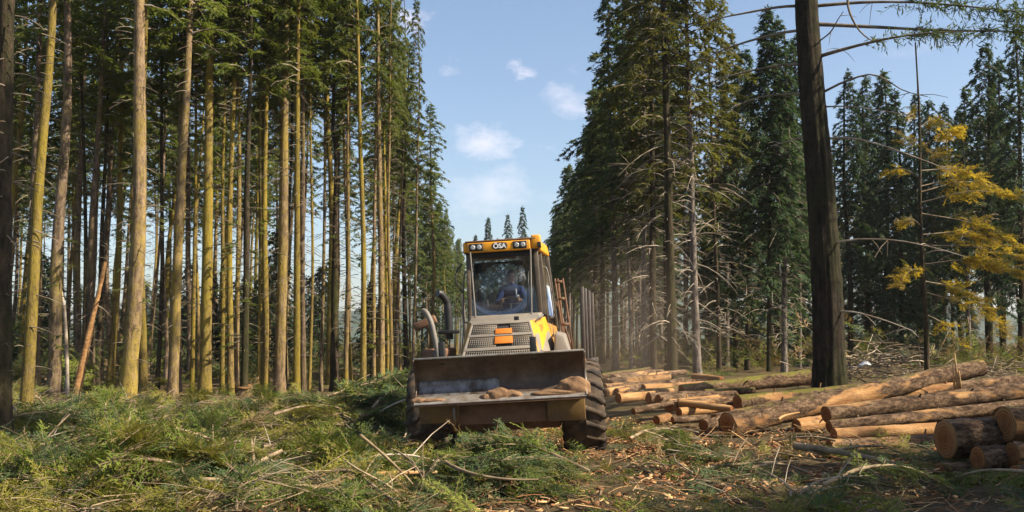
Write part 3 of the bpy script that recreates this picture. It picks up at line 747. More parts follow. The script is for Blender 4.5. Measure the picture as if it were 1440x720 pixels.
# slim golden larch
def larch():
    p = at(1301, 480, 25.5); p.z = hz(p.x, p.y)
    top = at(1288, 60, 25.5); lean = math.atan2(top.x - p.x, top.z - p.z); H = (top - p).length
    e = empty('larch_tree', p, (0, lean, 0))
    mb = MB(); z = np.linspace(-.2, H, 26)
    tube(mb, np.stack([.03 * np.sin(z * 1.1), .02 * np.cos(z), z], -1), np.linspace(.075, .018, 26), 10, 0, True, .05)
    mb.obj('trunk', M['bark_dark'], e, True)
    inv = e.matrix_basis.inverted(); rg = np.random.default_rng(8)
    for k, (y0, xe, ye, dd, n) in enumerate(((215, 1372, 196, -.4, 80), (150, 1268, 132, .5, 26), (180, 1335, 172, .4, 55), (205, 1258, 196, -.3, 40), (250, 1252, 238, .3, 34), (240, 1400, 240, .5, 110),
            (285, 1448, 286, -.6, 120), (262, 1350, 262, .8, 70), (330, 1440, 330, .4, 150), (318, 1265, 312, -.2, 30), (385, 1255, 378, .4, 60), (372, 1420, 388, -.5, 160), (395, 1390, 436, .5, 150),
            (410, 1405, 470, -.2, 130), (380, 1262, 400, -.5, 40), (300, 1475, 352, .2, 150), (345, 1470, 384, -.9, 120), (440, 1380, 492, .6, 60), (225, 1330, 214, -.8, 50), (270, 1440, 262, 1.0, 90))):
        t0 = max(0, (y0 - 60) / 455)
        a = inv @ at(1288 + 13 * t0, y0, 25.5); xe += rg.normal(0, 14); ye += rg.normal(0, 12); b = inv @ at(xe, ye, 25.5 + dd * 1.8)
        mid = (a + b) / 2 + Vector((0, 0, .1 + .05 * (b - a).length))
        S = spline([a, mid, b], 10)
        m = MB(); tube(m, S, np.linspace(.018, .004, 10), 5, 0)
        Sp = np.array([tuple(s) for s in S]); n = max(8, int(n * .42))
        o = m.obj('limb', M['dead'], e, True)
        t = np.sort(rg.beta(1.5, 1.0, n) * .8 + .2); P = np.array([np.interp(t, np.linspace(0, 1, 10), Sp[:, c]) for c in range(3)]).T
        yw = math.atan2(Sp[-1][1] - Sp[0][1], Sp[-1][0] - Sp[0][0])
        g = MB(); scatter(g, P + rg.normal(0, .03, (n, 3)), rg.uniform(.22, .62, n) * (1.25 - .6 * t), yw + rg.normal(0, .9, n), rg.normal(.12, .28, n), rg.normal(0, .6, n), np.where(rg.random(n) < .72, 0, 2), rg, FRL, 1)
        g.obj('needles', [M['fol_gold'], M['dead'], M['fol_olive']], o)['kind'] = 'stuff'
    tag(e, 'slim larch with layered golden needles standing before the dark spruces', 'tree')

# leaning snags at the stand edge
def snag(pts, r0, mat, label, seed):
    W = [at(*p) for p in pts]
    g = hz(W[0].x, W[0].y); W[0].z = min(W[0].z, g - .05)
    e = empty('dead_snag', W[0])
    m = MB(); tube(m, [w - W[0] for w in spline(W, 14)], np.linspace(r0, r0 * .6, 14), 9, 0, True, .08, np.random.default_rng(seed))
    m.obj('trunk', M[mat], e, True)
    rg = np.random.default_rng(seed); S = [w - W[0] for w in spline(W, 14)]
    for q in range(4):
        i = int(rg.integers(4, 13)); d = Vector((rg.normal(), rg.normal(), rg.normal() * .4)).normalized(); l = rg.uniform(.3, .9)
        mm = MB(); tube(mm, [S[i], S[i] + d * l * .5, S[i] + d * l - Vector((0, 0, .1))], [.02, .014, .006], 5, 0); mm.obj('limb', M['dead'], e, True)
    tag(e, label, 'dead tree')
snag([(103, 556, 28), (122, 480, 28), (137, 420, 28.1), (148, 368, 28.2)], .09, 'log_wood', 'leaning broken snag with bare orange wood at the stand edge', 1)
snag([(110, 545, 29), (120, 510, 29), (131, 458, 29.2)], .06, 'log_wood', 'shorter thin snag propped beside the leaning orange one', 2)
snag([(96, 545, 30), (93, 480, 30), (90, 430, 30), (80, 385, 30)], .06, 'dead_pale', 'thin crooked pale dead stem near the leaning snags', 3)

# ------------------------------------------------------------------ brash
def mound(x, y):
    m = .20 + .19 * np.sin(x * .9 + 1.0 + .6 * np.sin(y * .5)) * np.sin(y * .62 + .4 * np.sin(x * .7)) + .09 * np.sin(x * 2.3 + .5) * np.cos(y * 1.9)
    m = m + .28 * np.exp(-(((x + 2.7) / 1.0) ** 2 + ((y - 22) / 1.6) ** 2)) + .30 * np.exp(-(((x + 4.2) / 1.3) ** 2 + ((y - 12.6) / 1.1) ** 2)) + .25 * np.exp(-(((x + 7.6) / 1.5) ** 2 + ((y - 19) / 1.5) ** 2))
    return np.clip(m, .02, 1)
def frond(seed, pairs=9, wide=.40, sub=4):
    r = np.random.default_rng(seed); P = []; D = []; L = []; W = []
    cv = r.normal(0, .12)
    for k in range(pairs * 2):
        t = .06 + .92 * (k // 2 + r.random() * .6) / pairs
        side = 1 if k % 2 else -1
        p = np.array([t, cv * t * t, -.18 * t * t])
        a = r.uniform(.65, 1.05)
        d = nrm(np.array([math.cos(a), side * math.sin(a), r.normal(-.08, .22)]))
        l = wide * (1.05 - .8 * t) * r.uniform(.7, 1.2)
        P.append(p); D.append(d); L.append(l); W.append(.016)
        s = nrm(np.cross(d, [0, 0, 1]))
        for q in range(sub):
            u = .18 + .7 * q / sub; sg = 1 if q % 2 else -1
            P.append(p + d * l * u); D.append(nrm(d * .75 + s * sg * .65 + r.normal(0, .15, 3))); L.append(l * (.52 - .22 * u)); W.append(.013)
    P, D, L, W = map(np.array, (P, D, L, W))
    m = MB(); diamonds(m, P, D, L, W, nrm(np.array([0, 0, 1.0]) + r.normal(0, .2, (len(P), 3))), 0)
    t = np.linspace(0, .95, 5)
    pts = np.stack([t, cv * t * t, -.18 * t * t], -1)
    V = np.concatenate([pts + [0, .008, 0], pts - [0, .008, 0]]); F = [(i, i + 1, i + 6, i + 5) for i in range(4)]
    V2 = np.concatenate([pts + [0, 0, .008], pts - [0, 0, .008]])
    m.add(V, F, 1); m.add(V2, F, 1)
    return np.concatenate(m.v), np.concatenate(m.f), np.concatenate(m.m)
FR = [frond(200 + k, 7, .40, 3) for k in range(10)]
FRU = [frond(230 + k, 6, .45, 2) for k in range(6)]
def rotmats(yaw, pitch, roll):
    cy, sy, cp, sp, cr, sr = np.cos(yaw), np.sin(yaw), np.cos(pitch), np.sin(pitch), np.cos(roll), np.sin(roll)
    Z = np.zeros((len(yaw), 3, 3)); Y = Z.copy(); X = Z.copy()
    Z[:, 0, 0] = cy; Z[:, 0, 1] = -sy; Z[:, 1, 0] = sy; Z[:, 1, 1] = cy; Z[:, 2, 2] = 1
    Y[:, 0, 0] = cp; Y[:, 0, 2] = sp; Y[:, 2, 0] = -sp; Y[:, 2, 2] = cp; Y[:, 1, 1] = 1
    X[:, 1, 1] = cr; X[:, 1, 2] = -sr; X[:, 2, 1] = sr; X[:, 2, 2] = cr; X[:, 0, 0] = 1
    return Z @ Y @ X
def scatter(mb, pos, scale, yaw, pitch, roll, mats, r, variants=FR, stem_mat=4):
    Rm = rotmats(yaw, pitch, roll)
    vi = r.integers(0, len(variants), len(pos))
    for k, (V, F, mi) in enumerate(variants):
        s = np.where(vi == k)[0]
        if not len(s): continue
        W = np.einsum('nij,vj->nvi', Rm[s], V) * scale[s][:, None, None] + pos[s][:, None, :]
        FF = F[None] + (np.arange(len(s)) * len(V))[:, None, None]
        mm = np.where(mi[None] == 1, stem_mat, mats[s][:, None])
        mb.add(W.reshape(-1, 3), FF.reshape(-1, 4), mm.ravel())
BR = [M['br1'], M['br2'], M['br3'], M['br4'], M['stick']]
def patchn(x, y, s, o): return .5 + .25 * (np.sin(x * s + o + np.sin(y * s * .8)) + np.sin(y * s * 1.2 - o + np.sin(x * s * .7 + 2)))
def brash(n, xs, ys, probs, lift, scl, name, seed, keep=None, mats_from_patch=True, pitch=.35):
    r = np.random.default_rng(seed)
    y = r.uniform(*ys, n * 4); x = r.uniform(*xs, n * 4)
    k = np.abs(x) < .535 * y + .6
    if keep is not None: k &= keep(x, y, r)
    x, y = x[k][:n], y[k][:n]; n = len(x)
    per = 14; nc = n // per                      # most sprays belong to whole boughs lying about
    ci = np.arange(nc * per) // per; ax = r.uniform(0, 6.283, nc); bl = r.uniform(.4, 1.3, nc); bt = r.uniform(-.05, 1.0, nc)
    cm = r.choice(4, nc, p=probs)
    t = r.random(nc * per); cx, cy = x[:nc][ci], y[:nc][ci]
    x = np.concatenate([cx + np.cos(ax[ci]) * bl[ci] * (t - .5), x[nc * per:]]); y = np.concatenate([cy + np.sin(ax[ci]) * bl[ci] * (t - .5), y[nc * per:]])
    yaws = np.concatenate([ax[ci] + np.where(r.random(nc * per) < .5, 1, -1) * r.uniform(.2, 1.0, nc * per), r.uniform(0, 6.283, n - nc * per)])
    lay = np.concatenate([.35 + .85 * np.clip(bt[ci], 0, 1) + r.normal(0, .12, nc * per), r.uniform(.3, 1.0, n - nc * per)])
    z = terrain(x, y) + mound(x, y) * lift * np.clip(lay, .1, 1.3)
    mats = np.where(r.random(n) < .8, np.concatenate([cm[ci], r.choice(4, n - nc * per, p=probs)]), r.choice(4, n, p=probs))
    if mats_from_patch:
        pn = patchn(x, y, 1.3, .7)
        mats = np.where((pn > .68) & (r.random(n) < .6), 1, mats); mats = np.where((pn < .28) & (r.random(n) < .5), 2, mats)
    mb = MB()
    scatter(mb, np.stack([x, y, z], -1), r.uniform(*scl, n), yaws, r.normal(-.12, pitch, n), r.normal(0, .5, n), mats, r)
    return tag(mb.obj(name, BR), kind='stuff')
def keep_left(x, y, r):
    right = np.where(y < 14.5, -.2 - (y - 10) * .1 + .15 * np.sin(y * 3), np.where(y < 19, -1.75, .3))
    return (x < right) & (r.random(len(x)) < np.clip(1.35 - (y - 9) / 22, .35, 1))
tag(brash(8400, (-15, 1), (9.2, 27), [.50, .25, .15, .10], 1.0, (.16, .55), 'spruce_brash', 301, keep_left), 'carpet of cut green and olive spruce twigs covering the clearing floor', 'brash')
tag(brash(1000, (-26, -1), (26, 46), [.35, .30, .15, .20], .6, (.4, .95), 'forest_brash', 302), 'thin green and brown twig litter on the floor between the stand trunks', 'brash')
def keep_right(x, y, r):
    return (~((np.abs(x - 1.2) < .75) & (y > 12.9) & (y < 17.5)) & (x > .0) & (patchn(x, y, 1.9, 2.0) > .42) & ~((x > 3.2) & (y > 16.3)))
tag(brash(1500, (-.4, 9), (9.3, 19), [.40, .14, .36, .10], .5, (.15, .5), 'log_side_brash', 303, keep_right), 'scattered dark green twigs on the chip strewn ground before the logs', 'brash')
tag(brash(260, (3, 30), (24, 44), [.45, .35, .1, .10], .5, (.3, .7), 'log_back_brash', 304), 'low green growth and twigs on the ground behind the log rows', 'brash')

def undergrowth(name, n, xs, ys, seed, label, probs, keep=None):
    r = np.random.default_rng(seed)
    y = r.uniform(*ys, n * 5); x = r.uniform(*xs, n * 5)
    k = (np.abs(x) < .54 * y + 1) & (patchn(x, y, .55, seed) > .36)
    if keep is not None: k &= keep(x, y)
    x, y = x[k][:n], y[k][:n]; n = len(x)
    hgt = 2.3 * patchn(x, y, .45, seed + 1.0)
    z = terrain(x, y) + hgt * r.random(n) ** 1.3
    mb = MB()
    scatter(mb, np.stack([x, y, z], -1), r.uniform(.6, 1.5, n), r.uniform(0, 6.283, n), r.normal(-.35, .5, n), r.normal(0, .7, n), r.choice(4, n, p=probs), r, FRU)
    tag(mb.obj(name, BR), label, 'undergrowth', kind='stuff')
undergrowth('undergrowth', 1500, (4.5, 40), (39, 72), 7, 'tangled olive undergrowth between the trunks behind the log rows', [.25, .25, .25, .25], lambda x, y: x > 4.8 + .02 * y)
undergrowth('stand_undergrowth', 1700, (-50, -4), (40, 90), 9, 'dark undergrowth between the deeper trunks of the sunlit stand', [.4, .1, .4, .1], lambda x, y: x < -6.2)
# loose twig litter
def twig_litter(name, n, xs, ys, seed, mats, lift, lmax, keep=None, rad=.006, label='', cat='twigs'):
    r = np.random.default_rng(seed); mb = MB(); got = 0
    while got < n:
        y = r.uniform(*ys); x = r.uniform(*xs)
        if abs(x) > .535 * y + .6: continue
        if keep is not None and not keep(x, y): continue
        got += 1
        L = r.uniform(.15, 1) ** 1.5 * lmax + .1; a = r.random() * 6.283
        z = hz(x, y) + float(mound(x, y)) * lift * r.uniform(.6, 1.05) + .02
        c = np.array([math.cos(a), math.sin(a), 0]); sv = np.array([-c[1], c[0], 0]); s = np.linspace(-.5, .5, 6)
        bend = r.normal(0, .35); tilt = r.normal(0, .25); arch = r.uniform(-.1, .35)
        pts = np.array([x, y, z]) + c * (s * L)[:, None] + sv * (L * bend * (s ** 2))[:, None] + np.array([0, 0, 1]) * (L * (tilt * s - arch * (s ** 2) + arch * .2))[:, None]
        pts[:, 2] = np.maximum(pts[:, 2], hz(x, y) + .01)
        tube(mb, pts, np.linspace(1, .4, 6) * rad * r.uniform(.6, 1.6), 3, int(r.integers(0, len(mats))), caps=False)
    o = mb.obj(name, mats); tag(o, label, cat, kind='stuff')
twig_litter('twig_litter', 2600, (-15, 1.5), (9.3, 27), 401, [M['stick'], M['dead'], M['stick'], M['dead']], 1.15, 1.0, label='tangle of thin bare twigs lying over the green brash', keep=lambda x, y: x < -1.8 or y > 20)
twig_litter('log_side_twigs', 1700, (-.5, 9), (9.4, 20), 402, [M['stick'], M['peeled'], M['dead'], M['chip_b']], .3, .6, label='bare brown twigs and splinters lying on the ground before the logs')
twig_litter('grey_brash_heap', 330, (8.2, 11.2), (26, 29), 403, [M['dead_pale'], M['dead'], M['stick']], 3.2, 1.3, rad=.016, label='heap of bleached grey branches behind the mossy logs')
twig_litter('far_brash_heap', 160, (13.2, 16.5), (29, 31), 404, [M['dead'], M['stick']], 3.0, 1.2, rad=.016, label='brown heap of broken branches near the dark spruces')

# bark and wood chips
def chips(name, n, gen, seed, mats, label, smin=.015, smax=.07):
    r = np.random.default_rng(seed); mb = MB(); pos = []
    while len(pos) < n:
        x, y = gen(r)
        if abs(x) < .535 * y + .5 and patchn(x, y, 2.6, 1.1) + r.normal(0, .12) > .48: pos.append((x, y))
    pos = np.array(pos)
    z = terrain(pos[:, 0], pos[:, 1]) + r.uniform(.005, .06, n)
    L = r.uniform(smin, smax, n); W = L * r.uniform(.15, .5, n); T = np.full(n, .008)
    Rm = rotmats(r.random(n) * 6.283, r.normal(0, .3, n), r.normal(0, .4, n))
    B = np.array([(-1, -1, -1), (1, -.7, -1), (1, .7, -1), (-1, 1, -1), (-1, -1, 1), (1, -.7, 1), (1, .7, 1), (-1, 1, 1)], float)
    Vv = np.einsum('nij,nvj->nvi', Rm, B[None] * np.stack([L, W, T], -1)[:, None, :]) + np.column_stack([pos, z])[:, None, :]
    FF = np.array([tuple(reversed(f)) for f in BOXF])[None] + (np.arange(n) * 8)[:, None, None]
    mb.add(Vv.reshape(-1, 3), FF.reshape(-1, 4), np.repeat(r.integers(0, len(mats), n), 6))
    tag(mb.obj(name, mats), label, 'wood chips', kind='stuff')
def gen_chip(r):
    t = r.random()
    if t < .6: return r.normal(3.2, 1.6), r.normal(15.2, 2.2)
    if t < .85: return r.normal(1.5, .8), r.uniform(11, 22)
    return r.uniform(-4, 1), r.uniform(9.5, 14)
M['chip_c'] = simple('bark_chips', (.21, .10, .05), .9, 0, .4, 3, spec=.1).m
M['straw'] = simple('dry_straw', (.38, .27, .13), .9, 0, .3, 3, spec=.1).m
chips('bark_chips', 4200, gen_chip, 501, [M['chip_b'], M['peeled'], M['chip_b'], M['straw'], M['chip_b'], M['soil']], 'orange bark chips and wood shreds strewn between machine and logs')

# ------------------------------------------------------------------ loose branches one can pick out
def branch_mesh(L, r0, mat, seed, curve=.3, forks=2, ends=True):
    r = np.random.default_rng(seed); mb = MB()
    s = np.linspace(0, 1, 10); a, b = r.normal(0, curve), r.normal(0, curve)
    pts = np.stack([(s - .5) * L, L * a * (s * (1 - s)) + L * .1 * b * np.sin(s * 6), L * .18 * abs(b) * np.sin(s * 3.1)], -1)
    tube(mb, pts, np.linspace(r0, r0 * .45, 10), 7, 0, True, .06, r)
    for q in range(forks):
        i = int(r.integers(3, 8)); d = nrm(np.array([1, r.normal(0, .9), abs(r.normal(0, .5))])); l = L * r.uniform(.2, .45)
        tube(mb, [pts[i], pts[i] + d * l * .5 + [0, 0, .03], pts[i] + d * l], [r0 * .5, r0 * .4, r0 * .2], 5, 0, True)
    return mb.mesh('branch', mat, True)
BM = [branch_mesh(1.0 + .25 * (k % 4), .014 + .005 * (k % 3), M['stick' if k % 3 else 'dead_pale'], 600 + k, .35, k % 4) for k in range(10)]
def lay_branch(px, py, yaw, tilt=0., me=None, s=1.0, label=None, group=None, up=.18, name='branch'):
    p = ground_hit(px, py)
    o = link(name, me or random.choice(BM), None, (p.x, p.y, hz(p.x, p.y) + float(mound(p.x, p.y)) * .8 + up * .3), (random.uniform(-.3, .3), tilt, yaw), (s, s, s))
    tag(o, label, 'branch', group); return o
thick = [branch_mesh(1.5, .05, M['stick'], 640 + k, .15, 1) for k in range(3)] + [branch_mesh(1.1, .045, M['peeled'], 650 + k, .1, 0) for k in range(3)]
heroB = [(590, 668, .15, .05, thick[3], 1.15, 'peeled orange pole lying among twigs in front of the machine', 0),
         (345, 690, 1.2, -.3, thick[0], 1.0, 'thick forked bare branch rising out of the brash', 0),
         (235, 705, .1, 0, thick[1], 1.0, 'stout barked branch piece half buried in the brash', 0),
         (485, 648, -.9, .25, thick[4], .75, 'short pale broken stick poking out of the brash', 0),
         (285, 645, .7, -.25, thick[2], .7, 'brown snapped branch with splintered end in the brash', 0),
         (262, 668, .6, -.2, thick[0], .55, 'small dark snapped branch end amid the brash', 0),
         (40, 700, .2, 0, BM[2], 1.5, 'long pale twig lying across the brash below the dark mossy trunk', 0),
         (1195, 655, -.75, .1, thick[1], 1.1, 'grey bare branch lying before the near log pile', .3),
         (1060, 672, .5, .0, BM[1], 1.3, 'long brown twig on the shaded chips before the logs', .1),
         (690, 700, -.5, .1, BM[4], 1.2, 'bent bare branch lying under the green bough before the machine', .3),
         (560, 700, .3, 0, thick[5], .8, 'pale wood sliver lying in the foreground brash', .3),
         (1110, 610, .7, -.15, thick[3], .6, 'orange split wood piece leaning against the log butt', .2)]
for a, b, yw, tl, me, s, lb, up in heroB: lay_branch(a, b, yw, tl, me, s, lb, None, up)
rg = random.Random(11)
for k in range(64):
    px, py = rg.uniform(10, 590), rg.uniform(575, 715)
    lay_branch(px, py, rg.uniform(0, 3.14), rg.gauss(0, .35), rg.choice(BM), rg.uniform(.55, 1.25), 'bare curved branch sticking out of the green brash', 'bare branches sticking out of the brash', .25)
for k in range(22):
    px, py = rg.uniform(870, 1300), rg.uniform(625, 712)
    lay_branch(px, py, rg.uniform(0, 3.14), rg.gauss(0, .12), rg.choice(BM), rg.uniform(.4, .9), 'bare stick lying on the chips before the log rows', 'sticks lying before the log rows', .05)

# big green boughs
def bough(px, py, L, yaw, pitch, mat, label, seed, n=46, lift=.25, group=None, bs=.42):
    r = np.random.default_rng(seed)
    p = ground_hit(px, py)
    e = empty('spruce_bough', (p.x, p.y, hz(p.x, p.y) + lift), (0, pitch, yaw))
    S = spline([(-L / 2, 0, 0), (-L / 6, .05 * L, .10 * L), (L / 6, .02 * L, .10 * L), (L / 2, -.04 * L, -.06 * L)], 14)
    m = MB(); tube(m, S, np.linspace(.03, .006, 14), 6); m.obj('stem', M['stick'], e, True)
    Sp = np.array([tuple(s) for s in S])
    t = r.uniform(.08, 1, n); P = np.array([np.interp(t, np.linspace(0, 1, 14), Sp[:, c]) for c in range(3)]).T
    sg = np.where(r.random(n) < .5, 1, -1)
    mb = MB()
    scatter(mb, P, bs * L / 1.6 * (1.25 - .7 * t) * r.uniform(.7, 1.2, n), sg * r.uniform(.3, 1.2, n), r.normal(.12, .3, n), r.normal(0, .4, n), np.where(r.random(n) < .75, mat, 0), r)
    o = mb.obj('needles', BR, e); o['kind'] = 'stuff'
    tag(e, label, 'bough', group); return e
bough(728, 678, 2.1, 2.55, -.06, 2, 'large blue green spruce bough lying right before the dozer blade', 1, 170, .27, bs=.46)
bough(745, 690, 1.4, .3, .05, 2, 'dark spruce bough lying flat between the ruts before the machine', 2, 100, .20, bs=.46)
bough(680, 695, 2.1, -.5, .05, 2, 'drooping spruce bough lying in the foreground before the machine', 3, 110, .14, bs=.42)
bough(640, 690, 1.4, 1.2, .1, 0, 'mid green spruce bough lying in the ruts before the machine', 4, 50, .22)
bough(545, 592, 2.6, .3, .0, 2, 'dark heaped spruce bough lying in the shadow beside the machine', 5, 130, .55, bs=.55)
bough(510, 600, 2.0, 2.4, .0, 2, 'dark spruce bough on the outer side of the shaded heap', 6, 70, .45, bs=.5)
bough(560, 605, 2.1, 1.2, .0, 2, 'dark spruce bough nearest the hidden front wheel', 7, 110, .50, bs=.55)
bough(455, 620, 1.8, .5, .1, 1, 'sunny olive bough arching over the brash beside the shaded heap', 8, 60, .40)
bough(185, 645, 1.3, 1.3, -.9, 0, 'upright bushy green bough tip sticking out of the brash', 9, 60, .40)
bough(60, 625, 1.9, .3, .0, 2, 'dark bough lying at the foot of the golden leaning tree', 10, 60, .3)
bough(135, 590, 2.0, 2.9, .1, 2, 'dark bough lying below the leaning snags', 11, 60, .3)
bough(930, 625, 1.2, .4, .0, 0, 'small green bough lying on the chips beside the front wheel track', 12, 40, .12)
bough(1250, 700, 1.6, .2, .0, 2, 'shaded green bough lying before the near log pile', 13, 50, .15)
bough(1400, 700, 1.5, 2.8, .1, 0, 'shaded feathery bough under the near cut log ends', 14, 50, .15)
bough(115, 552, 2.4, 1.9, -.5, 0, 'leafy fir bough slumped against the snags at the stand edge', 15, 80, .7, bs=.55)

# bushy cut tops heaped all over the brash
def bough_meshes(seed, mat):
    r = np.random.default_rng(seed); L = 1.25
    S = spline([(-L / 2, 0, 0), (-L / 6, .06 * L, .14 * L), (L / 6, -.03 * L, .16 * L), (L / 2, .02 * L, .02 * L)], 14)
    m = MB(); tube(m, S, np.linspace(.022, .005, 14), 6); st = m.mesh('stem', M['stick'], True)
    Sp = np.array([tuple(q) for q in S]); n = 70
    t = r.uniform(.05, 1, n); P = np.array([np.interp(t, np.linspace(0, 1, 14), Sp[:, c]) for c in range(3)]).T
    mb = MB(); scatter(mb, P, .40 * (1.2 - .6 * t) * r.uniform(.7, 1.25, n), np.where(r.random(n) < .5, 1, -1) * r.uniform(.2, 1.3, n), r.normal(-.05, .4, n), r.normal(0, .5, n), np.where(r.random(n) < .8, mat, (mat + 1) % 3), r)
    return st, mb.mesh('needles', BR)
BGM = [bough_meshes(700 + k, (0, 2, 0, 1, 2)[k]) for k in range(5)]
WORD = ('fresh green', 'blue green', 'bright green', 'sunny olive', 'dark blue green')
rg2 = random.Random(33)
for k in range(58):
    px, py = rg2.uniform(-10, 560), rg2.uniform(578, 722)
    p = ground_hit(px, py); st, nd = BGM[k % 5]; sc_ = rg2.uniform(.7, 1.35)
    e = empty('spruce_bough', (p.x, p.y, hz(p.x, p.y) + float(mound(p.x, p.y)) * .75), (rg2.gauss(0, .25), rg2.gauss(-.1, .28), rg2.uniform(0, 6.28))); e.scale = (sc_,) * 3
    link('stem', st, e); link('needles', nd, e)['kind'] = 'stuff'
    tag(e, 'bushy %s spruce bough heaped on the brash carpet' % WORD[k % 5], 'bough', '%s boughs heaped on the brash' % WORD[k % 5])
FRL = [frond(260 + k, 8, .42, 4) for k in range(6)]
larch()
# fresh stump
def stump(px, py, r0, h, label):
    p = ground_hit(px, py); e = empty('tree_stump', (p.x, p.y, hz(p.x, p.y)))
    m = MB(); tube(m, [(0, 0, -.1), (0, 0, .05), (0, 0, h * .6), (0, 0, h)], [r0 * 1.4, r0 * 1.2, r0, r0], 14, 0, False, .04); m.obj('trunk', M['bark_lit'], e, True)
    m = MB(); tube(m, [(0, 0, h - .03), (.0, 0, h + .004)], [r0 * .97, r0 * .94], 14, 0); o = m.obj('cut_face', M['wood_end'], e)
    o.rotation_euler = (R(16), 0, 0); tag(e, label, 'stump')
stump(401, 584, .15, .42, 'freshly cut stump with orange top out in the brash')
stump(345, 556, .22, .3, 'low cut stump at the foot of the mossy front row')

# ------------------------------------------------------------------ logs
def log(a, b, r0, r1, mat, label, group=None, bend=.0, seed=0, stubs=3, name='log'):
    a, b = Vector(a), Vector(b); d = b - a; L = d.length
    e = empty(name, a)
    q = d.to_track_quat('X', 'Z'); e.rotation_mode = 'QUATERNION'; e.rotation_quaternion = q
    r = np.random.default_rng(seed + 1000)
    n = max(8, int(L * 7)); s = np.linspace(0, 1, n)
    pts = np.stack([s * L, bend * np.sin(s * 3.14) + .015 * np.sin(s * 9 + seed), bend * .4 * np.sin(s * 6 + seed) * s * (1 - s) * 2], -1)
    sides = 18
    low = 1 + .05 * r.standard_normal(sides)
    m = MB(); tube(m, pts, np.linspace(r0, r1, n) * (1 + .02 * np.sin(s * 23 + seed)), sides, 0, False, .035, r)
    for k in range(stubs):
        t = r.uniform(.1, .9); an = r.uniform(-1.2, 1.8); rr = r0 + (r1 - r0) * t
        p = pts[int(t * (n - 1))]; o = np.array([.3, math.sin(an), math.cos(an)])
        tube(m, [p + o * rr * .8, p + o * (rr + r.uniform(.03, .12))], [.022, .015], 6, 0, True)
    o = m.obj('bark', M[mat], e, True)
    for end, x, rr, off in ((0, 0, r0, pts[0]), (1, L, r1, pts[-1])):
        m = MB(); v = m
        an = np.arange(sides) * 2 * math.pi / sides
        rings = []
        for f, dx in ((.985, .012), (.93, -.004), (.5, -.006), (.12, -.006)):
            jx = r.normal(0, .004, sides) if f > .9 else 0
            rings.append(np.stack([np.full(sides, dx) + jx, np.cos(an) * rr * f, np.sin(an) * rr * f], -1))
        V = np.concatenate(rings + [np.array([[-.006, 0, 0]])])
        if end: V[:, 0] *= -1
        F4 = [(i * sides + j, i * sides + (j + 1) % sides, (i + 1) * sides + (j + 1) % sides, (i + 1) * sides + j) for i in range(3) for j in range(sides)]
        F3 = [(3 * sides + j, 3 * sides + (j + 1) % sides, 4 * sides) for j in range(sides)]
        m.add(V, F4); m.f.append(np.array(F3)); m.m.append(np.zeros(sides))
        c = m.obj('cut_end', M['wood_end'], e); c.location = off
    tag(e, label, 'log', group)
    return e
def plog(p0, p1, r0, r1, mat, label, group=None, bend=.0, seed=0, stubs=3):
    return log(at(*p0), at(*p1), r0, r1, mat, label, group, bend, seed, stubs)

plog((1024, 598, 18.5), (1378, 517, 22.2), .235, .19, 'log_long', 'longest mossy log slanting up to an orange cut end near the larch', None, .10, 1, 6)
plog((1162, 583, 18.0), (1490, 544, 19.6), .15, .20, 'log_peel', 'long log with stripped orange flank lying just before the longest mossy log', None, .03, 2, 5)
plog((1166, 600, 17.6), (1490, 566, 18.8), .11, .13, 'log_bark', 'greyish barked log lying below the log with stripped orange flank', None, .02, 3, 4)
plog((1172, 612, 17.0), (1440, 598, 17.9), .12, .12, 'log_wood', 'bright peeled bare log between grey barked log and shaded log', None, .01, 4, 1)
plog((1165, 630, 16.3), (1440, 618, 16.9), .14, .14, 'log_bark', 'shaded dark log at the foot of the bright peeled log', None, .01, 5, 2)
plog((1120, 600, 18.9), (1290, 575, 19.8), .15, .13, 'log_peel', 'half stripped log wedged between the longest log and its neighbours', None, .0, 6)
plog((1240, 560, 21.0), (1500, 528, 22.0), .15, .15, 'log_bark', 'dark barked log behind the stripped log, running out past the larch', None, .03, 7)
plog((1350, 545, 22.8), (1520, 528, 23.5), .15, .15, 'log_moss', 'mossy log end lying beyond the orange cut end of the longest log', None, .02, 8)
# near pile
plog((1328, 618, 13.5), (1600, 604, 14.0), .265, .25, 'log_bark', 'largest cut log of the shaded near pile, round orange face showing', None, .0, 11, 2)
plog((1412, 596, 13.35), (1660, 590, 13.8), .235, .23, 'log_bark', 'topmost thick cut log of the shaded near pile', None, .0, 12, 2)
plog((1375, 646, 13.0), (1640, 640, 13.3), .17, .17, 'log_bark', 'middle sized cut log beneath the largest one in the near pile', None, .0, 13, 1)
plog((1424, 640, 12.8), (1680, 636, 13.1), .165, .16, 'log_bark', 'cut log under the topmost thick log of the near pile', None, .0, 14, 1)
plog((1322, 664, 13.2), (1560, 660, 13.5), .13, .13, 'log_bark', 'small cut log at the bottom of the near pile, below the largest', None, .0, 15, 1)
plog((1428, 672, 12.5), (1680, 670, 12.8), .16, .16, 'log_bark', 'bottom cut log at the outer foot of the near pile', None, .0, 16, 1)
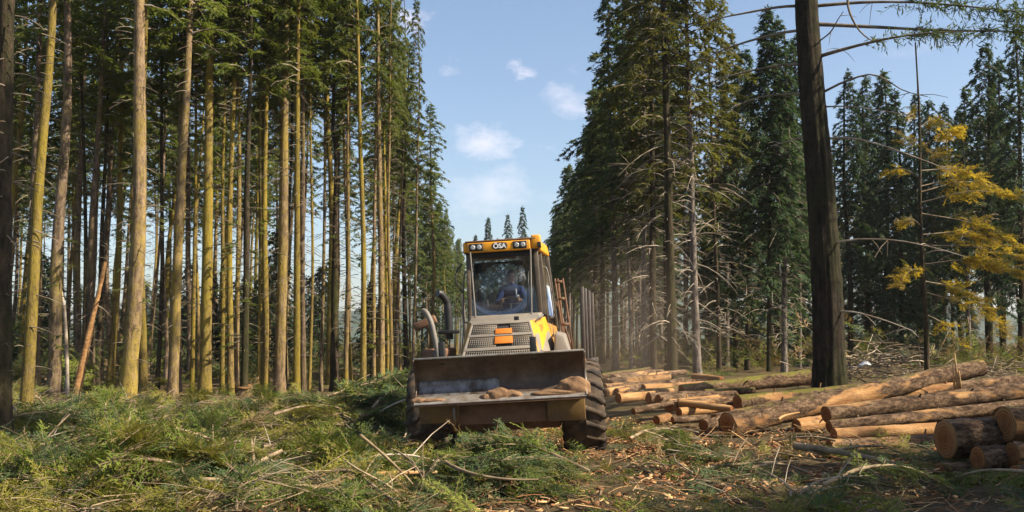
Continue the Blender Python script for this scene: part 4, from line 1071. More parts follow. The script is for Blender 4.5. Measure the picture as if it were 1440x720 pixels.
# rows running back towards the ride
plog((958, 549, 24.0), (1138, 531, 25.2), .135, .20, 'log_moss', 'thick mossy log ending in a big pale cut face beside the huge trunk', None, .04, 21, 3)
plog((1037, 566, 21.0), (1230, 547, 22.8), .16, .14, 'log_moss', 'mossy log passing in front of the huge trunk', None, .02, 22, 3)
plog((955, 569, 20.9), (1040, 564, 21.4), .12, .11, 'log_peel', 'short half stripped log end beside the pale peeled pole', None, .0, 23, 2)
plog((956, 566, 20.3), (1028, 575, 19.6), .075, .065, 'log_wood', 'pale peeled pole lying crosswise on the logs', None, .0, 24, 0)
plog((1005, 590, 19.4), (1100, 568, 20.4), .11, .10, 'log_bark', 'dark short log behind the butt of the longest mossy log', None, .0, 25, 2)
plog((990, 598, 18.9), (1018, 592, 19.3), .11, .11, 'log_bark', 'stubby dark log offcut at the butt of the longest mossy log', None, .0, 26, 0)
plog((924, 591, 19.2), (940, 587, 19.6), .085, .085, 'log_wood', 'small orange offcut lying alone near the wheel track', None, .0, 27, 0)
plog((946, 591, 19.2), (994, 588, 19.5), .075, .075, 'log_bark', 'short bluish grey log beside the small orange offcut', None, .0, 28, 0)
plog((890, 578, 20.2), (958, 564, 21.2), .06, .055, 'log_bark', 'thin dark brown pole lying towards the wheel track', None, .01, 29, 2)
plog((976, 530, 30.0), (1014, 534, 29.0), .11, .10, 'log_wood', 'bright bare log end between the stout conifer and the mossy log', None, .0, 30, 0)
GB = 'logs heaped loosely in the far rows beside the ride'
LB = 'stripped or barked log in the loose far rows beside the ride'
rl = random.Random(4)
for k, (a, b) in enumerate((((852, 537, 28), (963, 523, 31)), ((850, 546, 26), (992, 538, 28)), ((866, 551, 25), (962, 535, 27)), ((845, 529, 31), (915, 519, 34)), ((858, 541, 27), (940, 530, 29)),
        ((900, 553, 24.3), (1002, 545, 25.5)), ((905, 546, 25.6), (1000, 540, 27)), ((912, 560, 22.6), (1000, 556, 23.4)), ((880, 556, 23.6), (945, 550, 24.6)), ((925, 563, 22), (1035, 556, 23)),
        ((940, 571, 21), (1010, 562, 22)), ((955, 580, 20), (1020, 574, 20.6)), ((870, 560, 23), (920, 556, 23.6)), ((862, 533, 29.5), (930, 524, 32)), ((990, 553, 23.4), (1060, 549, 24)), ((1000, 540, 27), (1090, 533, 28)), ((848, 553, 24.8), (900, 545, 26.2)))):
    rr = rl.uniform(.085, .14)
    plog(a, b, rr, rr * .85, rl.choice(['log_peel', 'log_wood', 'log_bark', 'log_bark', 'log_moss', 'log_peel']), LB, GB, .02, 40 + k, 1)

# splinter standing on the longest log, white scrap in the heap
p = at(1347, 545, 20.9); e = empty('wood_splinter', p)
m = MB()
for dx, h, w, ly in ((0, .72, .035, 0), (-.06, .55, .02, .02), (.05, .35, .025, -.02)):
    hexa(m, [(dx - w, ly - .02, -.05), (dx + w, ly - .02, -.05), (dx + w, ly + .02, -.05), (dx - w, ly + .02, -.05)], [(dx - .05 * h - .004, ly, h), (dx - .05 * h + .006, ly, h), (dx - .05 * h + .006, ly + .008, h), (dx - .05 * h - .004, ly + .008, h)])
m.obj('splinter', M['peeled'], e); tag(e, 'upright torn orange splinter beside the cut end of the longest log', 'wood splinter')
p = at(1216, 513, 26.5)
r = np.random.default_rng(5); bm = bmesh.new(); bmesh.ops.create_icosphere(bm, subdivisions=3, radius=.13)
for v in bm.verts:
    k = 1 + .35 * math.sin(v.co.x * 21 + 1) * math.sin(v.co.z * 17) + .25 * math.sin(v.co.y * 33 + v.co.x * 9)
    v.co = Vector((v.co.x * 1.1, v.co.y * .7, v.co.z * .5)) * k
me = bpy.data.meshes.new('scrap'); bm.to_mesh(me); bm.free(); me.materials.append(M['plastic'])
tag(link('plastic_scrap', me, None, p), 'crumpled white scrap lying in the bleached brash heap', 'scrap')

# ------------------------------------------------------------------ the forwarder with its dozer blade
FWD = empty('forwarder', (-.05, 16.2, -.06), (0, R(-3.3), R(-4)))
tag(FWD, 'dusty yellow forestry forwarder with raised dozer blade driving out of the ride', 'forwarder')
def plate_profile(mb, prof, x0, x1, th, mi=0):
    """a bent plate: (y, z) profile swept along x with thickness towards +y"""
    P = np.array(prof, float); T = np.gradient(P, axis=0); Nn = np.stack([T[:, 1], -T[:, 0]], -1); Nn = nrm(Nn)
    Nn = np.where(Nn[:, :1] < 0, -Nn, Nn); Q = P + Nn * th
    n = len(P)
    V = [(x, *p) for x in (x0, x1) for p in np.vstack([P, Q[::-1]])]
    k = 2 * n
    F = [(i, (i + 1) % k, k + (i + 1) % k, k + i) for i in range(k)]
    mb.add(V, [tuple(reversed(f)) for f in F], mi)
    caps = [(i, i + 1, k - 2 - i, k - 1 - i) for i in range(n - 1)]
    mb.add(V[:k], caps, mi); mb.add(V[k:], [tuple(reversed(c)) for c in caps], mi)
# blade
prof = [(s.x, s.y) for s in spline([(-1.52, 1.60, 0), (-1.42, 1.50, 0), (-1.34, 1.36, 0), (-1.325, 1.22, 0), (-1.38, 1.10, 0), (-1.50, 1.02, 0), (-1.62, .985, 0)], 22)]
BX0, BX1 = -1.20, 1.29; BXC, BXW = (BX0 + BX1) / 2, BX1 - BX0
m = MB(); plate_profile(m, prof, BX0, BX1, .025); blade = m.obj('blade', M['steel'], FWD)
m = MB(); plate_profile(m, [(y_ - .004, z_) for y_, z_ in prof[9:19]], BX0 + .03, .02, .003); m.obj('sheen_strip', M['blade_sheen'], blade)  # added thin strip that paints the sheen on the blade's lower left
m = MB(); box(m, (BXC, -1.53, 1.615), (BXW + .02, .06, .03)); m.obj('top_rail', M['steel_bright'], blade, bevel=.006)
m = MB(); plate_profile(m, [(-1.70, .962), (-1.62, .990), (-1.50, 1.028), (-1.44, 1.056)], BX0 - .01, BX1 + .01, .018); m.obj('cutting_edge', M['steel_bright'], blade)
m = MB(); box(m, (BXC, -1.665, .938), (BXW - .02, .05, .042)); m.obj('edge_backing', M['rust'], blade, bevel=.006)
for sx in (-1, 1):
    m = MB(); x = BX0 - .014 if sx < 0 else BX1 + .014; n_ = len(prof)
    V = [(x + dx, yy, zz) for dx in (-.012, .012) for (y_, z_) in prof for yy, zz in ((y_ - .07, z_), (y_ + .03, z_))]
    K = 2 * n_
    m.add(V, [(2 * i, 2 * i + 1, 2 * i + 3, 2 * i + 2) for i in range(n_ - 1)] + [(K + 2 * i, K + 2 * i + 2, K + 2 * i + 3, K + 2 * i + 1) for i in range(n_ - 1)]
          + [(2 * i, 2 * i + 2, K + 2 * i + 2, K + 2 * i) for i in range(n_ - 1)] + [(2 * i + 1, K + 2 * i + 1, K + 2 * i + 3, 2 * i + 3) for i in range(n_ - 1)] + [(0, K, K + 1, 1), (K - 2, K - 1, 2 * K - 1, 2 * K - 2)])
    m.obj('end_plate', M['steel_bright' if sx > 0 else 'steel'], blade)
for x0, x1, z0, z1 in ((-1.16, -.58, .66, .93), (.72, 1.27, .60, .93)):
    m = MB(); hexa(m, [(x0, -1.48, z0), (x1, -1.48, z0), (x1, -1.0, z0), (x0, -1.0, z0)], [(x0, -1.58, z1), (x1, -1.58, z1), (x1, -1.0, z1), (x0, -1.0, z1)])
    m.obj('blade_box', M['box_d'], blade, bevel=.012)
m = MB(); box(m, (.05, -1.42, .76), (1.30, .06, .30)); m.obj('blade_spine', M['rust'], blade, bevel=.01)
m = MB(); box(m, (-.64, -1.60, .80), (.03, .03, .22)); m.obj('blade_pin', M['pipe'], blade)
for x in (-.80, .56):
    m = MB(); box(m, (x, -1.40, 1.68), (.095, .10, .34)); m.obj('blade_post', M['black'], blade, bevel=.01)
# soil lying on the blade
def clod(name, c, s, seed, sub=3, rough=1.0):
    bm = bmesh.new(); bmesh.ops.create_icosphere(bm, subdivisions=sub, radius=1)
    r = np.random.default_rng(seed); ph = r.random(9) * 6.28
    for v in bm.verts:
        n = v.co.copy()
        k = 1 + .12 * math.sin(n.x * 5 + ph[0]) * math.sin(n.y * 4 + ph[1]) + .05 * math.sin(n.z * 7 + ph[2] + n.x * 5) + (.10 * math.sin(n.x * 17 + ph[3]) * math.sin(n.z * 15 + ph[4]) + r.normal(0, .04)) * rough
        v.co = Vector((n.x * s[0], n.y * s[1], n.z * s[2])) * k + Vector(c)
    me = bpy.data.meshes.new(name); bm.to_mesh(me); bm.free(); me.materials.append(M['soil']); me.polygons.foreach_set('use_smooth', [True] * len(me.polygons))
    return link(name, me, blade)
clod('soil_clod', (.02, -1.53, 1.03), (.19, .11, .10), 1); clod('soil_clod', (.20, -1.52, 1.02), (.17, .10, .07), 2); clod('soil_clod', (-.12, -1.55, 1.0), (.13, .09, .06), 3)
clod('soil_heap', (1.12, -1.48, 1.06), (.24, .13, .17), 4, 4, .15); clod('soil_heap', (.82, -1.53, 1.01), (.34, .11, .06), 5, 4, .15)
clod('soil_clod', (-1.15, -1.56, 1.0), (.14, .08, .05), 6); clod('soil_clod', (-.95, -1.57, 1.0), (.20, .07, .035), 7)
# push frame and chassis
for x in (-.55, .55):
    m = MB(); bar(m, (x, -1.42, .80), (x, .3, .78), .16, .22); m.obj('push_arm', M['rust'], FWD, bevel=.015)
    m = MB(); tube(m, [(x * .75, -1.24, 1.12), (x * .75, -.3, 1.05)], .05, 12); tube(m, [(x * .75, -.6, 1.08), (x * .75, .2, 1.0)], .075, 14); m.obj('lift_cylinder', M['pipe'], FWD, True)
m = MB(); box(m, (0, .6, .95), (.95, 2.6, .5)); m.obj('chassis', M['black'], FWD, bevel=.03)
m = MB(); box(m, (0, .75, .56), (1.75, 2.5, .26)); m.obj('belly_plate', M['rust'], FWD, bevel=.03)
m = MB(); tube(m, [(-1.2, 0, .68), (1.2, 0, .68)], .14, 14); lathe(m, [(-.28, .02), (-.26, .22), (0, .30), (.26, .22), (.28, .02)], 'x', 18, 0, (0, 0, .68)); m.obj('axle', M['rust'], FWD)
# hood
def quad_panel(name, P, th, mat, bevel=.006, parent=FWD):
    P = [Vector(p) for p in P]; n = (P[1] - P[0]).cross(P[3] - P[0]).normalized() * th
    m = MB(); hexa(m, [p - n for p in P], P); return m.obj(name, M[mat], parent, bevel=bevel)
HB = dict(fl=(-.66, -.66, 1.42), fr=(.64, -.66, 1.42), tl=(-.47, -.12, 2.12), tr=(.47, -.12, 2.12), bl=(-.86, 1.0, 1.42), br=(.90, 1.0, 1.42), cl=(-.66, 1.0, 2.20), cr=(.68, 1.0, 2.20))
hood = quad_panel('hood', [HB['tl'], HB['tr'], HB['cr'], HB['cl']], .03, 'dusty_grey')
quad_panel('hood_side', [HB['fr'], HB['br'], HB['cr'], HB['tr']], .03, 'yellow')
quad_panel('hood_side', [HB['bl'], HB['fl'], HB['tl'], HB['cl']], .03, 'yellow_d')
quad_panel('hood_front', [HB['fl'], HB['fr'], HB['tr'], HB['tl']], .02, 'trim', 0)
# side panel relief
def on_quad(P, u, v, off=0.):
    a, b, c, d = [Vector(p) for p in P]
    n = (b - a).cross(d - a).normalized()
    return (a * (1 - u) + b * u) * (1 - v) + (d * (1 - u) + c * u) * v + n * off
FQ = [HB['fl'], HB['fr'], HB['tr'], HB['tl']]; SQ = [HB['fr'], HB['br'], HB['cr'], HB['tr']]
def sub_panel(name, Q, u0, u1, v0, v1, off, th, mat, parent=FWD, bevel=.004):
    P = [on_quad(Q, u0, v0, off), on_quad(Q, u1, v0, off), on_quad(Q, u1, v1, off), on_quad(Q, u0, v1, off)]
    return quad_panel(name, P, th, mat, bevel, parent)
grille = sub_panel('grille_frame', FQ, .0, 1, .94, 1.0, .03, .03, 'dusty_grey')
for v0, v1 in ((0, .06), (.35, .42), (.66, .72)): sub_panel('grille_crossbar', FQ, 0, 1, v0, v1, .03, .03, 'dusty_grey', grille)
for u0, u1 in ((0, .035), (.965, 1)): sub_panel('grille_upright', FQ, u0, u1, .0, 1, .028, .03, 'dusty_grey', grille)
for v0, v1 in ((.07, .34), (.43, .65), (.73, .93)):
    m = MB()
    for k in range(30):
        u = .045 + .91 * (k + .5) / 30
        if .44 < u < .66 and v0 > .3: continue
        bar(m, on_quad(FQ, u, v0, .012), on_quad(FQ, u, v1, .012), .016, .012)
    nr = 5
    for q in range(nr):
        v = v0 + (v1 - v0) * (q + .5) / nr
        for ua, ub in (((.04, .96),) if v0 < .3 else ((.04, .44), (.66, .96))): bar(m, on_quad(FQ, ua, v, .018), on_quad(FQ, ub, v, .018), .014, .012)
    m.obj('grille_mesh', M['dusty_grey'], grille)['kind'] = 'stuff'
sub_panel('name_plate', FQ, .42, .68, .48, .64, .042, .02, 'orange'); sub_panel('name_plate', FQ, .42, .68, .70, .82, .042, .02, 'orange')
sub_panel('side_vent', SQ, .10, .34, .06, .30, .012, .012, 'black'); sub_panel('side_badge', SQ, .42, .62, .62, .86, .012, .012, 'orange'); sub_panel('side_door', SQ, .06, .92, .10, .68, .008, .008, 'dusty_grey')
m = MB(); tube(m, spline([on_quad(SQ, .25, .95, .02), on_quad(SQ, .27, 1.0, .12), on_quad(SQ, .42, 1.02, .12), on_quad(SQ, .46, .96, .02)], 12), .016, 8); m.obj('hood_handle', M['pipe'], FWD, True)
m = MB(); box(m, (.25, -.02, 2.17), (.08, .05, .07)); m.obj('hood_latch', M['black'], FWD, bevel=.008)
m = MB(); hexa(m, [(-.62, .72, 2.13), (.62, .72, 2.13), (.66, 1.0, 2.13), (-.66, 1.0, 2.13)], [(-.58, .80, 2.26), (.58, .80, 2.26), (.64, 1.0, 2.28), (-.64, 1.0, 2.28)]); m.obj('cab_cowl', M['dusty_grey'], FWD, bevel=.012)
# cab
cab0 = dict(A=(-.62, 1.0, 2.14), B=(.60, 1.0, 2.14), C=(.82, 2.55, 2.0), D=(-.80, 2.55, 2.0), E=(-.60, 1.05, 3.36), F=(.58, 1.05, 3.36), G=(.72, 2.5, 3.36), H=(-.72, 2.5, 3.36))
V3 = {k: Vector(v) for k, v in cab0.items()}
m = MB(); hexa(m, [(-.85, 1.02, 1.15), (.85, 1.02, 1.15), (.86, 2.6, 1.15), (-.86, 2.6, 1.15)], [(-.66, 1.02, 2.135), (.66, 1.02, 2.135), (.84, 2.6, 2.05), (-.82, 2.6, 2.05)])
cab = m.obj('cab_base', M['yellow_d'], FWD, bevel=.03)
def lerp(a, b, t): return a + (b - a) * t
for a, b, w in (('A', 'E', .07), ('B', 'F', .08), ('C', 'G', .09), ('D', 'H', .09)):
    m = MB(); bar(m, V3[a], V3[b], w, w, 0, (0, 1, 0)); m.obj('cab_pillar', M['pillar'], FWD, bevel=.01)
for a, b, c, d in (('B', 'C', 'F', 'G'), ('A', 'D', 'E', 'H')):
    m = MB(); bar(m, lerp(V3[a], V3[b], .42), lerp(V3[c], V3[d], .36), .06, .06, 0, (0, 1, 0)); m.obj('door_pillar', M['pillar'], FWD, bevel=.01)
    sx = 1 if a == 'B' else -1
    m = MB(); tube(m, spline([lerp(V3[a], V3[b], .47) + Vector((sx * .04, 0, .12)), lerp(V3[a], V3[b], .47) + Vector((sx * .11, 0, .2)), lerp(V3[c], V3[d], .42) + Vector((sx * .11, 0, -.35)), lerp(V3[c], V3[d], .42) + Vector((sx * .03, 0, -.25))], 16), .014, 8); m.obj('grab_rail', M['pipe'], FWD, True)
m = MB(); bar(m, V3['A'] + Vector((.03, 0, .02)), V3['B'] + Vector((-.03, 0, .02)), .06, .09); m.obj('windscreen_sill', M['black'], FWD, bevel=.008)
m = MB(); bar(m, V3['E'] + Vector((0, 0, -.03)), V3['F'] + Vector((0, 0, -.03)), .05, .09); m.obj('windscreen_header', M['trim'], FWD, bevel=.008)
quad_panel('windscreen', [V3['A'] + Vector((.035, .01, .06)), V3['B'] + Vector((-.035, .01, .06)), V3['F'] + Vector((-.035, .01, -.07)), V3['E'] + Vector((.035, .01, -.07))], .006, 'glass', 0)
quad_panel('side_window', [V3['B'] + Vector((0, .05, .02)), V3['C'] + Vector((0, -.05, .1)), V3['G'] + Vector((0, -.05, -.03)), V3['F'] + Vector((0, .05, -.03))], .006, 'glass', 0)
quad_panel('side_window', [V3['D'] + Vector((0, -.05, .1)), V3['A'] + Vector((0, .05, .02)), V3['E'] + Vector((0, .05, -.03)), V3['H'] + Vector((0, -.05, -.03))], .006, 'glass', 0)
quad_panel('rear_window', [V3['C'] + Vector((-.06, 0, .12)), V3['D'] + Vector((.06, 0, .12)), V3['H'] + Vector((.06, 0, -.04)), V3['G'] + Vector((-.06, 0, -.04))], .006, 'glass', 0)
# roof with lamps and maker's badge
m = MB(); hexa(m, [(-.66, .98, 3.365), (.66, .98, 3.365), (.78, 2.55, 3.365), (-.78, 2.55, 3.365)], [(-.62, 1.06, 3.56), (.62, 1.06, 3.56), (.74, 2.48, 3.58), (-.74, 2.48, 3.58)])
roof = m.obj('roof', M['yellow'], FWD, bevel=.035)
m = MB(); box(m, (-.05, .955, 3.455), (1.10, .09, .175)); m.obj('fascia', M['yellow'], roof, bevel=.02)
m = MB(); box(m, (0, 1.0, 3.372), (1.30, .10, .02)); m.obj('roof_seal', M['trim'], roof)
m = MB(); box(m, (-.02, .985, 3.562), (1.22, .14, .03)); m.obj('roof_lip', M['rust'], roof, bevel=.01)
for x in (-.44, .32):
    m = MB(); box(m, (x, .918, 3.46), (.24, .04, .13)); h = m.obj('lamp_housing', M['black'], roof, bevel=.01)
    for dx in (-.055, .055):
        m = MB(); lathe(m, [(0, .001), (.008, .03), (.0, .043), (-.02, .045)], 'y', 18, 0, (0, 0, 0)); o = m.obj('lamp', M['lamp'], h); o.location = (x + dx, .895, 3.46); o.rotation_euler = (0, 0, R(180))
m = MB(); box(m, (.60, 1.02, 3.50), (.17, .20, .24)); c = m.obj('corner_lamp', M['yellow'], roof, bevel=.03)
m = MB(); box(m, (.655, .98, 3.44), (.06, .16, .10)); m.obj('lamp_glass', M['black'], c, bevel=.01)
m = MB(); box(m, (-.62, 1.0, 3.47), (.10, .12, .18)); m.obj('corner_block', M['yellow'], roof, bevel=.025)
def text_mesh(name, s, size, ext, mat):
    cu = bpy.data.curves.new(name, 'FONT'); cu.body = s; cu.size = size; cu.extrude = ext; cu.align_x = 'CENTER'; cu.align_y = 'CENTER'; cu.offset = .004
    o = bpy.data.objects.new(name, cu); COL.objects.link(o)
    dg = bpy.context.evaluated_depsgraph_get(); me = bpy.data.meshes.new_from_object(o.evaluated_get(dg))
    bpy.data.objects.remove(o); bpy.data.curves.remove(cu)
    me.materials.clear(); me.materials.append(mat); return me
m = MB(); pts = [(math.cos(a) * .135 + (.0), math.sin(a) * .062) for a in np.linspace(0, 2 * math.pi, 29)[:-1]]
pts = [(np.sign(x) * abs(x / .135) ** .6 * .135, np.sign(z) * abs(z / .062) ** .6 * .062) for x, z in pts]
V = [(x, 0, z) for x, z in pts] + [(x * .93, -.006, z * .88) for x, z in pts] + [(0, -.006, 0)]
n = 28; m.add(V, [(i, (i + 1) % n, n + (i + 1) % n, n + i) for i in range(n)]); m.f.append(np.array([(n + i, n + (i + 1) % n, 2 * n) for i in range(n)])); m.m.append(np.zeros(n))
bd = m.obj('badge', M['black'], roof); bd.location = (-.03, .908, 3.462)
tx = link('lettering', text_mesh('lettering', 'ÖSA', .115, .003, M['white']), bd, (0, -.010, -.004), (R(90), 0, 0))
# guard rods, wipers, mirrors
for x, x2 in ((-.545, -.50), (.50, .46)):
    m = MB(); tube(m, [(x, .90, 3.38), (x2, .80, 2.24)], .014, 8); m.obj('guard_rod', M['pipe'], FWD, True)
m = MB(); tube(m, spline([(.30, .99, 2.22), (.40, .97, 2.45), (.42, .98, 2.85)], 8), .009, 6); bar(m, (.40, .985, 2.45), (.44, 1.0, 3.0), .015); m.obj('wiper', M['black'], FWD)
# exhaust stack and the grey bent tubes beside the hood
m = MB(); tube(m, spline([(-.93, .5, 1.9), (-.93, .5, 2.4), (-.95, .48, 2.55), (-1.02, .42, 2.66), (-1.07, .38, 2.68)], 18), [.07] * 6 + [.062] * 12, 14); m.obj('exhaust_pipe', M['black'], FWD, True)
m = MB(); tube(m, spline([(-1.02, -.3, 1.62), (-1.04, -.3, 1.80), (-1.10, -.28, 2.15), (-1.18, -.25, 2.34), (-1.24, -.2, 2.38)], 18), .042, 12); m.obj('intake_tube', M['pipe'], FWD, True)
m = MB(); bar(m, (-1.45, .1, 2.12), (-1.08, .1, 2.25), .10, .13); m.obj('fender_bracket', M['rust'], FWD, bevel=.02)
m = MB(); tube(m, [(-1.05, -.28, 1.75), (-.98, -.24, 1.60)], .02, 8); tube(m, [(-1.1, -.28, 1.7), (-1.0, -.26, 1.48)], .02, 8); m.obj('tube_stay', M['pipe'], FWD)
m = MB(); box(m, (-1.08, .3, 1.55), (.42, 1.1, .42)); m.obj('side_tank', M['rust'], FWD, bevel=.04)
m = MB(); box(m, (-.92, .4, 2.02), (.36, .1, .06)); m.obj('exhaust_bracket', M['black'], FWD, bevel=.01)
m = MB(); tube(m, spline([(-.72, 1.1, 3.2), (-.82, 1.02, 3.05), (-.82, 1.0, 2.85), (-.72, 1.08, 2.7)], 12), .014, 8); m.obj('grab_rail', M['black'], FWD, True)
# access ladder
m = MB()
for y in (1.6, 2.0): bar(m, (1.0, y, 1.2), (.92, y, 2.88), .035)
lad = m.obj('ladder', M['rust'], FWD, bevel=.006)
for k in range(5):
    m = MB(); z = 1.3 + k * .36; x = 1.0 - (z - 1.2) * .048; bar(m, (x, 1.6, z), (x, 2.0, z), .03); m.obj('rung', M['rust'], lad)
for x in (.98, 1.12):
    m = MB(); bar(m, (x + .02, 1.3, 1.3), (x - .1, 1.3, 2.86), .03); m.obj('ladder_stay', M['rust'], lad)
for z in (1.55, 2.05, 2.5, 2.8):
    m = MB(); bar(m, (1.0 - (z - 1.3) * .077, 1.3, z), (1.14 - (z - 1.3) * .077, 1.3, z), .03, .05); m.obj('rung', M['rust'], lad)
m = MB(); box(m, (1.08, .55, 1.43), (.50, 1.5, .05)); m.obj('fender', M['rust'], FWD, bevel=.015)
m = MB(); hexa(m, [(.80, .3, 1.46), (1.12, .3, 1.46), (1.12, 1.2, 1.46), (.80, 1.2, 1.46)], [(.84, .42, 1.9), (1.0, .42, 1.85), (1.02, 1.2, 1.9), (.84, 1.2, 1.95)]); m.obj('side_box', M['dusty_grey'], FWD, bevel=.03)
# cab interior
m = MB(); box(m, (.06, 2.05, 2.15), (.50, .48, .14)); seat = m.obj('seat', M['trim'], FWD, bevel=.04)
m = MB(); hexa(m, [(-.17, 2.2, 2.22), (.29, 2.2, 2.22), (.29, 2.32, 2.22), (-.17, 2.32, 2.22)], [(-.12, 2.34, 2.82), (.24, 2.34, 2.82), (.24, 2.44, 2.82), (-.12, 2.44, 2.82)]); m.obj('seat_back', M['trim'], seat, bevel=.04)
m = MB(); hexa(m, [(-.54, 1.35, 2.14), (-.34, 1.35, 2.14), (-.34, 1.7, 2.14), (-.54, 1.7, 2.14)], [(-.52, 1.45, 2.75), (-.42, 1.45, 2.62), (-.42, 1.65, 2.62), (-.52, 1.65, 2.75)]); m.obj('control_console', M['trim'], FWD, bevel=.03)
m = MB(); box(m, (-.46, 1.25, 3.12), (.13, .06, .17)); m.obj('cab_mirror', M['trim'], FWD, bevel=.02)
m = MB(); tube(m, [(.06 + .17 * math.cos(a), 1.52 + .07 * math.sin(a), 2.47 + .13 * math.sin(a)) for a in np.linspace(0, 6.283, 25)], .014, 8); tube(m, [(.06, 1.35, 2.15), (.06, 1.52, 2.47)], .025, 8); bar(m, (-.1, 1.52, 2.47), (.22, 1.52, 2.47), .02); m.obj('steering_wheel', M['trim'], FWD, True)
# wheels
def tyre_mesh(r0, w):
    m = MB(); h = w / 2
    prof = [(-h * .78, r0 * .56), (-h * .98, r0 * .68), (-h, r0 * .82), (-h * .9, r0 * .93), (-h * .5, r0 * .965), (0, r0 * .97), (h * .5, r0 * .965), (h * .9, r0 * .93), (h, r0 * .82), (h * .98, r0 * .68), (h * .78, r0 * .56)]
    lathe(m, prof, 'x', 48)
    nl = 20
    for side in (-1, 1):
        for k in range(nl):
            a0 = (k + (.5 if side > 0 else 0)) * 2 * math.pi / nl
            sec = []
            for q, (xx, rr, da) in enumerate(((.04, 1.0, 0), (.5, .995, .10), (.92, .955, .20), (1.03, .84, .24))):
                x = side * h * xx; a = a0 + da; wd = .055 + .012 * q
                ring = []
                for (dr, dd) in ((-.05, -wd), (0, -wd * .72), (0, wd * .72), (-.05, wd)):
                    R_ = r0 * (rr + dr); ring.append((x, R_ * math.cos(a + dd), R_ * math.sin(a + dd)))
                sec.append(ring)
            V = [p for s in sec for p in s]
            F = [(s * 4 + i, s * 4 + i + 1, s * 4 + 5 + i, s * 4 + 4 + i) for s in range(3) for i in range(3)] + [(0, 1, 2, 3), (12, 15, 14, 13)]
            if side > 0: F = [tuple(reversed(f)) for f in F]
            m.add(V, F)
    return m.mesh('tyre', M['rubber'])
def rim_mesh(r0, w):
    m = MB(); h = w / 2
    lathe(m, [(-h * .8, r0 * .58), (-h * .76, r0 * .52), (-h * .25, r0 * .46), (-h * .2, r0 * .2), (-h * .3, .001)], 'x', 32); lathe(m, [(h * .3, .001), (h * .2, r0 * .2), (h * .25, r0 * .46), (h * .76, r0 * .52), (h * .8, r0 * .58)], 'x', 32)
    for k in range(8):
        a = k * math.pi / 4
        for s in (-1, 1): tube(m, [(s * h * .22, r0 * .3 * math.cos(a), r0 * .3 * math.sin(a)), (s * h * .34, r0 * .3 * math.cos(a), r0 * .3 * math.sin(a))], .02, 6)
    return m.mesh('wheel', M['yellow_d'])
tyF, rmF = tyre_mesh(.765, .64), rim_mesh(.765, .64)
tyR, rmR = tyre_mesh(.60, .60), rim_mesh(.60, .60)
def wheel(x, y, z, ty, rm, rz=0, a=0):
    w = link('wheel', rm, FWD, (x, y, z), (a, 0, rz)); link('tyre', ty, w)
for sx in (-1, 1): wheel(sx * 1.22, 0, .69, tyF, rmF, R(3), .1 * sx)
# trailer part, swung round the joint
ART = R(-4.5); PIV = Vector((0, 2.9, 0))
def tp(x, y, z):
    v = Vector((x, y - PIV.y, 0)); return Vector((v.x * math.cos(ART) - v.y * math.sin(ART), v.x * math.sin(ART) + v.y * math.cos(ART) + PIV.y, z))
m = MB(); bar(m, tp(-.25, 2.9, 1.0), tp(-.25, 8.0, 1.0), .14, .26); bar(m, tp(.25, 2.9, 1.0), tp(.25, 8.0, 1.0), .14, .26); m.obj('trailer_frame', M['rust'], FWD, bevel=.02)
m = MB(); bar(m, tp(-1.15, 3.6, 1.3), tp(1.15, 3.6, 1.3), .1); bar(m, tp(-.8, 3.6, 2.5), tp(.8, 3.6, 2.5), .1)
for x in np.linspace(-1.1, 1.1, 9): bar(m, tp(x, 3.6, 1.3), tp(x * .72, 3.6, 2.5), .05)
m.obj('headboard', M['rust'], FWD, bevel=.008)
for y in (4.3, 5.1, 6.2, 7.3):
    m = MB(); bar(m, tp(-1.2, y, 1.22), tp(1.2, y, 1.22), .14, .16); b = m.obj('bunk', M['stake'], FWD, bevel=.015)
    for s in (-1, 1):
        m = MB(); bar(m, tp(s * 1.20, y, 1.2), tp(s * 1.25, y, 2.85), .065, .08, 0, (0, 1, 0)); m.obj('stake', M['stake'], b, bevel=.012)
        m = MB(); box(m, tp(s * 1.21, y, 1.22), (.16, .18, .26)); m.obj('stake_socket', M['stake'], b, bevel=.015)
for y in (5.0, 6.35):
    for s in (-1, 1):
        p = tp(s * 1.05, y, .60); wheel(p.x, p.y, p.z, tyR, rmR, ART, .2 * y)
    m = MB(); tube(m, [tp(-1.0, y, .6), tp(1.0, y, .6)], .11, 12); m.obj('axle', M['rust'], FWD)

